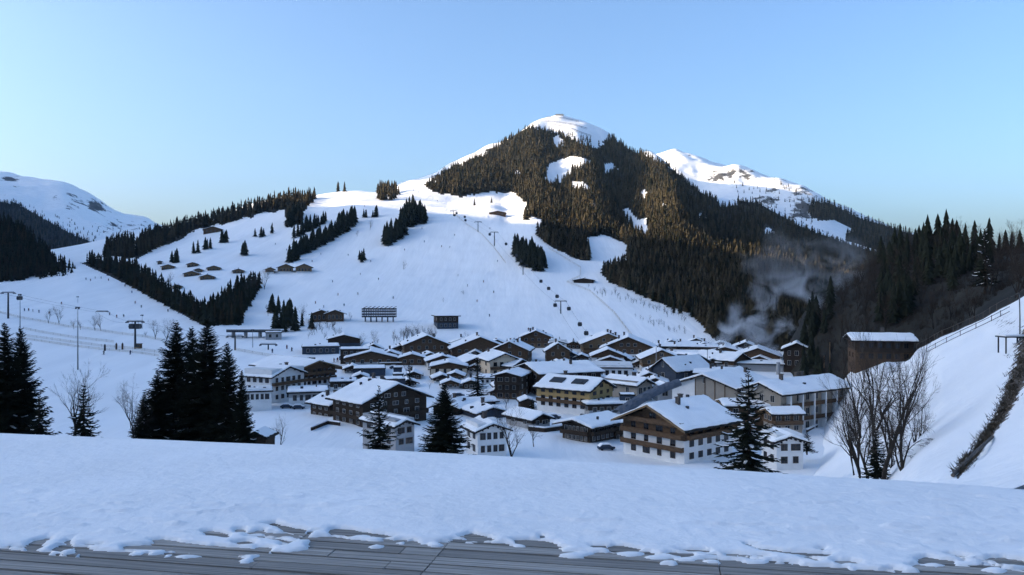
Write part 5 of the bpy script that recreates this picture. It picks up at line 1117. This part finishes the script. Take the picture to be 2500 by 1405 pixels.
def gondola(p, label, group):
    global GON
    if GON is None:
        c = MB(); c.prism([(-.75,-2.6),(.75,-2.6),(1.0,-1.8),(.8,-.75),(-.8,-.75),(-1.0,-1.8)], 'y', -.95, .95); a = MB(); a.box(-.05, .05, -.05, .05, -.747, .05); a.box(-.05, .05, -.4, .4, -.1, .08)
        GON = (c.mesh('cabin', dark_steel), a.mesh('hanger', steel))
    t = thing('gondola', label, 'gondola', p, 0, group); link('cabin', GON[0], t); link('hanger', GON[1], t); t.scale = (1.45,)*3; return t
T1 = [pylon(x, y0, y1, lb) for x, y0, y1, lb in ((1369,735,766,'lowest pylon of the chairlift with a timber platform on the open piste'), (1277,648,671,'lift pylon at the foot of the oval spruce clump'), (1207,567,601,'T shaped lift pylon above the oval spruce clump'), (1167,542,566,'lift pylon with a broad crossarm just below the plateau'), (1107,515,528,'topmost lift pylon at the rim of the sunlit plateau'))]
end = px(1440, 838, 480)
for s in (-1, 1):
    off = Vector((s*4.2, 0, -.8)); cable([end+off]+[p+off for p in T1], 'thin %s cable of the lift running up the open piste' % ('left' if s < 0 else 'right'), .012, .06)
def along(pts, x, y, s):
    best = None
    for a, c in zip(pts[:-1], pts[1:]):
        for k in range(21):
            q = a.lerp(c, k/20); e = abs(CYP-(q.z-CAMZ)/q.y*FPX-y)
            if best is None or e < best[0]: best = (e, q)
    return best[1]+Vector((s*4.2, 0, -.8))
for x_, y_, s_ in ((1302,678,1),(1310,697,1),(1338,712,1),(1349,733,-1),(1376,745,1),(1390,778,1),(1422,800,1),(1147,524,1),(1163,532,-1),(1197,565,-1),(1222,588,1),(1246,616,1),(1253,630,1),(1139,520,-1),(1120,512,1)):
    gondola(along([end]+T1, x_, y_, s_), 'small dark gondola hanging from the cable over the open piste', 'gondolas over the open piste')
L1 = [pylon(x, y0, y1, lb, d) for x, y0, y1, d, lb in ((20,714,772,560,'big lift pylon with wide crossarm at the left edge'), (150,734,756,660,'lift pylon behind the leafless trees on the left piste'), (250,760,795,600,'T shaped lift pylon in the middle of the left piste'), (330,784,848,440,'lift pylon with two boxes beside the fence corner'), (574,820,872,440,'lift pylon with crossarm right of the big spruce cluster'), (655,840,884,440,'small lift pylon above the white hotel'))]
cable([L1[0]+Vector((4, 0, -.8)), L1[2]+Vector((4, 0, -.8)), L1[3]+Vector((3, 0, -.8)), L1[4]+Vector((0, 0, -.8))], 'cable of the lift crossing the left piste', .01, .05)
cable([L1[0]+Vector((-4, 0, -.8)), L1[2]+Vector((-4, 0, -.8)), L1[3]+Vector((-3, 0, -.8))], 'second cable of the lift crossing the left piste', .014, .05)
gondola(L1[0]+Vector((6, 3, -1.6)), 'dark gondola hanging beside the big pylon at the left edge', 'gondolas over the left piste')
for s_ in (-1.6, 1.6):
    q = L1[3]+Vector((s_, 0, -.5)); gondola(q, 'boxy gondola hanging at the pylon by the fence corner', 'gondolas over the left piste')
p = px(135, 738, 690); t = thing('conveyor_tunnel', 'dark covered conveyor standing on the left piste', 'conveyor', p, -.25); MB().tube([(-6,0,.4),(6,0,.4)], 1.5, 10).build('tunnel', dark_steel, t); MB().box(-6.2, 6.2, -1.2, 1.2, -2, -.2).build('base', steel, t)
for x_, y0, y1, d_, lb in ((49,720,805,430,'tall floodlight mast near the left edge'), (190,752,885,330,'tall floodlight mast behind the oval bare tree'), (347,770,818,520,'floodlight mast on the left piste behind the pylon with two boxes'), (617,806,862,450,'thin floodlight mast near the ski bridge'), (190,725,760,640,'distant floodlight mast on the upper left piste')):
    p = px(x_, y1, d_); h = (y1-y0)*d_/FPX; t = thing('floodlight_mast', lb, 'floodlight', p)
    MB().tube([(0,0,-3),(0,0,h)], [.16+h*.006, .09], 7).build('mast', steel, t); MB().box(-.9, .9, -.2, .1, h+.003, h+.35).build('crossbar', dark_steel, t)
    for s_ in (-.6, .6): MB().prism([(-.35,0),(.35,0),(.25,.5),(-.25,.5)], 'y', -.5, -.2).build('lamp', dark_steel, t, (s_, 0, h-.5))

def fence(pts, label, h=1.1, step=3.0, m_=net, sheet=None, post=.05, rails=6, cat='fence', name='piste_fence', rr=.05):
    W = []
    for (x0, y0), (x1, y1) in zip(pts[:-1], pts[1:]):
        n = max(2, int(math.hypot(x1-x0, y1-y0)/6))
        for k in range(n): W.append((sheet or valley).near_at(x0+(x1-x0)*k/n, y0+(y1-y0)*k/n))
    W = [w for w in W if w is not None]
    t = thing(name, label, cat, W[0]); o = W[0]
    b = MB(); pb = MB(); acc = step
    for a, c in zip(W[:-1], W[1:]):
        for k in range(rails):
            z = .12+(h-.15)*k/(rails-1); aa, cc = a-o+Vector((0, 0, z)), c-o+Vector((0, 0, z))
            b.tube([aa, cc], .04 if rails > 3 else rr, 3, 0, False)
        acc += (c-a).length
        if acc >= step: acc = 0; q = a-o; pb.tube([(q.x, q.y, q.z-.5), (q.x, q.y, q.z+h+.1)], post, 5)
    b.build('net' if rails > 3 else 'rail', m_, t); pb.build('post', timber, t)['kind'] = 'stuff'; return t
fence([(-60,757),(0,765),(54,778),(111,788),(167,800),(215,804),(287,816),(353,824),(404,835)], 'tan net fence along the upper edge of the left piste', 1.4, 8)
fence([(57,804),(105,814),(179,826),(284,838)], 'tan net fence in the middle of the left piste, the shortest of its three', 1.4, 8)
fence([(60,822),(108,828),(179,838),(248,847),(317,853),(395,864)], 'tan net fence along the lower edge of the left piste', 1.4, 8)
fence([(60,829),(108,836),(179,847),(248,855),(317,861),(395,872)], 'second tan net fence just below the lower one', 1.2, 8)
fence([(574,856),(640,868),(702,877),(745,879)], 'tan net fence right of the big spruce cluster', 1.4, 8)
fence([(1338,606),(1380,632),(1418,655),(1416,676),(1384,690),(1440,712),(1500,766),(1558,842)], 'ochre net fence bending down the right edge of the open piste', 1.7, 10)
fence([(1108,522),(1140,550),(1175,572),(1205,605),(1238,648)], 'ochre fence beside the lift under the plateau', 1.5, 10)
for q_, lb in (([(1325,296),(1360,300),(1400,306),(1440,318)],'upper snow fence on the summit snowfield'), ([(1350,306),(1385,313),(1420,326),(1450,336)],'middle snow fence on the summit snowfield'), ([(1335,288),(1375,290),(1420,300)],'highest snow fence just under the summit')):
    fence(q_, lb, 3.0, 12, timber, None, .3, 2, name='snow_fence', rr=.5)
fence([(2238,852),(2270,832),(2300,816),(2350,795),(2400,770),(2450,745),(2500,718),(2560,690)], 'wooden rail fence along the top of the right snow bank', 1.2, 2.2, timber, bank, .06, 2, name='rail_fence')
fence([(2262,862),(2300,842),(2350,818),(2410,790),(2470,760)], 'lower wooden rail on the right snow bank', .8, 4, timber, bank, .05, 2, name='rail_fence')
p0, p1 = bank.near_at(2326, 1168), bank.near_at(2424, 1072); 
if p0 and p1:
    b = MB(); b.tube([p0+Vector((0,0,.1)), p0.lerp(p1, .5)+Vector((0,0,.16)), p1+Vector((0,0,.1))], .07, 6); tag(b.build('edge_rail', timber), 'snow dusted wooden edge rail lying along the soil strip', 'rail')
q = bank.near_at(2470, 850)
if q:
    t = thing('viewing_stand', 'small dark metal stand on the right snow bank', 'stand', q)
    for sx_ in (-.9, .9):
        for sy_ in (-.6, .6): MB().box(sx_-.05, sx_+.05, sy_-.05, sy_+.05, -.5, 1.0).build('leg', dark_steel, t)
    MB().box(-1.1, 1.1, -.8, .8, 1.003, 1.12).build('top', dark_steel, t); MB().box(-1.0, 1.0, -.7, .7, 1.123, 1.25).build('snow', snow_roof, t)
q = bank.near_at(2490, 830)
if q:
    t = thing('lamp_post', 'leaning grey lamp post at the right edge', 'lamp', q); k_ = q.y/FPX
    MB().tube([(0,0,-.5),(0,0,60*k_),(-.05,0,110*k_)], [.07,.06,.05], 8).build('pole', steel, t); MB().prism([(-.35,0),(.1,0),(.1,.12),(-.35,.08)], 'y', -.1, .1).build('lamp', dark_steel, t, (-.05, 0, 110*k_))
for x_, y0, y1, m_, lb in ((256,841,857,suit[0],'black padded post beside the lower left fence'), (284,838,854,padm,'brown padded post by the fence, left of its pair'), (299,838,854,padm,'brown padded post by the fence, right of its pair')):
    p = valley.at(x_, y1); h = (y1-y0)*p.y/FPX; t = thing('padded_post', lb, 'post', p); MB().tube([(0,0,-.3),(0,0,.3),(0,0,h*.85),(0,0,h)], [.35,.5,.5,.2], 10).build('padding', m_, t); MB().tube([(0,0,h-.05),(0,0,h+.3)], .08, 6).build('tip', steel, t)
p = valley.at(338, 851); t = thing('control_hut', 'small brown lift control hut beside the pylon with two boxes', 'hut', p); MB().box(-1.5, 1.5, -1.2, 1.2, -.5, 2.4).build('wall', WALL['wood'], t); MB().box(-1.8, 1.8, -1.5, 1.5, 2.403, 2.6).build('roof', roof_edge, t); link('window', window_mesh(1.6, 1.0, frame_w)[0], t, (0, -1.22, .9)); link('pane', window_mesh(1.6, 1.0, frame_w)[1], t, (0, -1.22, .9))

def skier_mesh(seed, m_):
    g = random.Random(seed); me = bpy.data.meshes.new('skier'); sp_ = g.uniform(.14, .2)
    v = [(0,0,.92),(0,-.08,1.2),(0,-.05,1.45),(0,-.03,1.58),(0,-.06,1.74),(-.2,-.04,1.42),(-.33,-.18,1.15),(-.28,-.42,1.08),(.2,-.04,1.42),(.33,-.16,1.15),(.3,-.4,1.1),(-sp_,.0,.85),(-sp_-.02,-.14,.48),(-sp_-.02,.02,.08),(-sp_-.02,-.16,.05),(sp_,0,.85),(sp_+.02,-.14,.48),(sp_+.02,.02,.08),(sp_+.02,-.16,.05)]
    e = [(0,1),(1,2),(2,3),(3,4),(2,5),(5,6),(6,7),(2,8),(8,9),(9,10),(0,11),(11,12),(12,13),(13,14),(0,15),(15,16),(16,17),(17,18)]
    me.from_pydata(v, e, []); o = bpy.data.objects.new('tmp', me); COL.objects.link(o); md = o.modifiers.new('s', 'SKIN')
    r = [.17,.17,.18,.07,.13,.09,.07,.06,.09,.07,.06,.13,.09,.08,.07,.13,.09,.08,.07]
    bs = bmesh.new(); bs.from_mesh(me); ly = bs.verts.layers.skin.verify(); bs.verts.ensure_lookup_table()
    for i, q in enumerate(bs.verts): q[ly].radius = (r[i]*1.05, r[i]*1.05); q[ly].use_root = (i == 0)
    bs.to_mesh(me); bs.free()
    dg = bpy.context.evaluated_depsgraph_get(); m2 = bpy.data.meshes.new_from_object(o.evaluated_get(dg)); bpy.data.objects.remove(o); m2.name = 'person'; m2.materials.clear(); m2.materials.append(m_); return m2
SK = [skier_mesh(k, suit[k % 3]) for k in range(3)]
ski_m = MB().box(-.22, -.13, -.9, .75, 0, .04).box(.13, .22, -.9, .75, 0, .04).mesh('skis', dark_steel)
SKI_POS = [(924,684),(812,690),(825,722),(1118,675),(1141,700),(1078,604),(1098,606),(1036,592),(1030,560),(1110,576),(1196,560),(988,612),(948,604),(905,640),(880,672),(850,625),(783,622),(762,640),(700,612),(672,598),(1165,738),(1205,716),(1215,640),(1180,690),(840,748),(790,752),(770,742),(874,720),(1195,774),(1290,808),(960,730),(210,684),(221,687),(232,681),(247,681),(265,686),(305,700),(322,716),(330,742),(345,752),(268,770),(285,776),(302,775),(60,760),(70,760),(80,762),(95,764),(120,768),(254,866),(318,866),(150,744),(410,762),(445,770),(470,778),(1010,466),(1022,470),(1050,480),(1005,500),(1068,492),(890,505),(1240,512),(1256,520),(700,852),(712,858),(665,862),(815,885),(840,882),(830,880),(824,884)]
for i_, (x_, y_) in enumerate(SKI_POS):
    q = valley.at(x_, y_)
    if q is None: continue
    w_ = 'crossing the sunlit plateau' if y_ < 530 and x_ > 800 else ('on the left piste' if x_ < 480 else ('standing near the village edge' if y_ > 845 else 'on the wide open slope'))
    t = link('person', SK[i_ % 3], None, q, g3.uniform(0, 6.28)); t.scale = (1.25,)*3
    tag(t, 'tiny dark skier '+w_, 'person', 'skiers '+w_); link('skis', ski_m, t)

# dry grass and clods on the thawed strip of the right bank
UV = []; UF = []; gg = np.random.default_rng(8)
for i_ in range(900):
    t_ = gg.random(); y_ = 800+t_*355; x_ = float(np.interp(y_, [745,845,935,1015,1095,1165], [2572,2512,2482,2444,2392,2338]))+gg.normal(0, 13)*(1.25-t_); q = bank.near_at(x_, y_); r_ = gg.uniform(.08, .32)
    for k_ in range(6):
        a_ = gg.uniform(0, 6.28); n_ = len(UV); c_ = q+Vector((gg.uniform(-.25, .25), gg.uniform(-.25, .25), -.02)); e_ = Vector((math.cos(a_)*r_*.9, math.sin(a_)*r_*.9, r_*gg.uniform(.3, 1.2)))
        UV += [(c_.x-.025, c_.y, c_.z), (c_.x+.025, c_.y, c_.z), tuple(c_+e_)]; UF += [(n_, n_+1, n_+2)]
tag(link('dry_grass', np_mesh('dry_grass', np.array(UV), np.array(UF), mat('dry_grass', (.10, .078, .052), .95, .5, 1.0))), 'dry brown grass on the thawed strip of the right bank', 'grass', None, 'stuff')

# ------------------------------------------------------------------ steam over the village
PUFF = [(1900,880,13,28),(1888,845,30,40),(1845,822,52,34),(1790,815,46,34),(1760,828,34,24),(1850,780,44,44),(1880,735,40,50),(1850,690,44,44),(1830,640,50,46),(1900,655,60,44),(1960,700,60,44),(2010,650,60,44),(1890,580,52,50),(1940,610,90,56),(2080,640,90,50),(1915,800,44,44),(2030,600,80,50),(2000,730,70,46),(1800,760,50,40),(1930,690,90,60),(1870,860,34,26),(1820,850,40,24),(1775,795,40,36),(1815,790,44,40),(1740,840,40,20),(1865,745,44,44),(1835,715,44,40),(1870,640,60,50),(1980,660,80,60),(2060,680,70,46),(2090,600,60,40)]
dv = 395.0
b = MB()
bm = bmesh.new()
for x, y, rx, rz in PUFF:
    p = px(x, y, dv); k = dv/FPX
    bmesh.ops.create_icosphere(bm, subdivisions=3, radius=1.0, matrix=Matrix.Translation(p) @ Matrix.Diagonal((rx*k*1.05, max(rx, rz)*k*.6, rz*k*1.05, 1)))
me = bpy.data.meshes.new('steam'); bm.to_mesh(me); bm.free()
so_ = bpy.data.objects.new('steam', me); COL.objects.link(so_)
rm = so_.modifiers.new('r', 'REMESH'); rm.mode = 'VOXEL'; rm.voxel_size = 1.6
me2 = bpy.data.meshes.new_from_object(so_.evaluated_get(bpy.context.evaluated_depsgraph_get())); so_.modifiers.clear(); so_.data = me2
sm = bpy.data.materials.new('steam'); sm.use_nodes = True; nt = sm.node_tree; nt.nodes.clear(); N = nt.nodes.new; LK = nt.links.new
out = N('ShaderNodeOutputMaterial'); vol = N('ShaderNodeVolumePrincipled'); LK(vol.outputs[0], out.inputs['Volume'])
vol.inputs['Color'].default_value = (.92, .94, .97, 1); vol.inputs['Anisotropy'].default_value = .1
tc = N('ShaderNodeTexCoord'); n1 = N('ShaderNodeTexNoise'); n1.inputs['Scale'].default_value = .075; n1.inputs['Detail'].default_value = 8; n1.inputs['Roughness'].default_value = .62; n1.inputs['Distortion'].default_value = 1.6
LK(tc.outputs['Object'], n1.inputs['Vector'])
tot = None
for x, y, rx, rz in PUFF:
    p = px(x, y, dv); k = dv/FPX; mp = N('ShaderNodeMapping'); mp.vector_type = 'POINT'
    sx_, sy_, sz_ = 1/(rx*k), 1/(max(rx, rz)*k*.6), 1/(rz*k)
    mp.inputs['Scale'].default_value = (sx_, sy_, sz_); mp.inputs['Location'].default_value = (-p.x*sx_, -p.y*sy_, -p.z*sz_); LK(tc.outputs['Object'], mp.inputs[0])
    ln = N('ShaderNodeVectorMath'); ln.operation = 'LENGTH'; LK(mp.outputs[0], ln.inputs[0])
    mr = N('ShaderNodeMapRange'); mr.interpolation_type = 'SMOOTHSTEP'; mr.inputs['From Min'].default_value = 1.0; mr.inputs['From Max'].default_value = .1; mr.inputs['To Min'].default_value = 0; mr.inputs['To Max'].default_value = .75
    LK(ln.outputs['Value'], mr.inputs['Value'])
    if tot is None: tot = mr.outputs[0]
    else:
        ad = N('ShaderNodeMath'); ad.operation = 'ADD'; LK(tot, ad.inputs[0]); LK(mr.outputs[0], ad.inputs[1]); tot = ad.outputs[0]
# ragged billows: the noise eats into the soft puffs; thick at the vent, thin higher up
a1 = N('ShaderNodeMath'); a1.operation = 'MULTIPLY_ADD'; a1.inputs[1].default_value = 4.2; a1.inputs[2].default_value = -2.62; LK(n1.outputs['Fac'], a1.inputs[0])
m0 = N('ShaderNodeMath'); m0.operation = 'MULTIPLY'; m0.inputs[1].default_value = 1.25; LK(tot, m0.inputs[0])
mn = N('ShaderNodeMath'); mn.operation = 'MINIMUM'; mn.inputs[1].default_value = 1.05; LK(m0.outputs[0], mn.inputs[0])
a2 = N('ShaderNodeMath'); a2.operation = 'ADD'; a2.use_clamp = True; LK(a1.outputs[0], a2.inputs[0]); LK(mn.outputs[0], a2.inputs[1])
cl = N('ShaderNodeMath'); cl.operation = 'MULTIPLY'; cl.use_clamp = True; LK(tot, cl.inputs[0]); cl.inputs[1].default_value = 2.0
sx = N('ShaderNodeSeparateXYZ'); LK(tc.outputs['Object'], sx.inputs[0])
zr = N('ShaderNodeMapRange'); zr.inputs['From Min'].default_value = px(1850, 850, dv).z; zr.inputs['From Max'].default_value = px(1850, 660, dv).z; zr.inputs['To Min'].default_value = .30; zr.inputs['To Max'].default_value = .028; LK(sx.outputs['Z'], zr.inputs['Value'])
mu = N('ShaderNodeMath'); mu.operation = 'MULTIPLY'; LK(a2.outputs[0], mu.inputs[0]); LK(cl.outputs[0], mu.inputs[1])
m3 = N('ShaderNodeMath'); m3.operation = 'MULTIPLY'; LK(mu.outputs[0], m3.inputs[0]); LK(zr.outputs[0], m3.inputs[1]); LK(m3.outputs[0], vol.inputs['Density'])
me2.materials.clear(); me2.materials.append(sm)
tag(so_, 'pale steam plume billowing up from the village before the dark forest', 'steam', None, 'stuff')
SC.cycles.volume_step_rate = 2.0; SC.cycles.volume_max_steps = 128
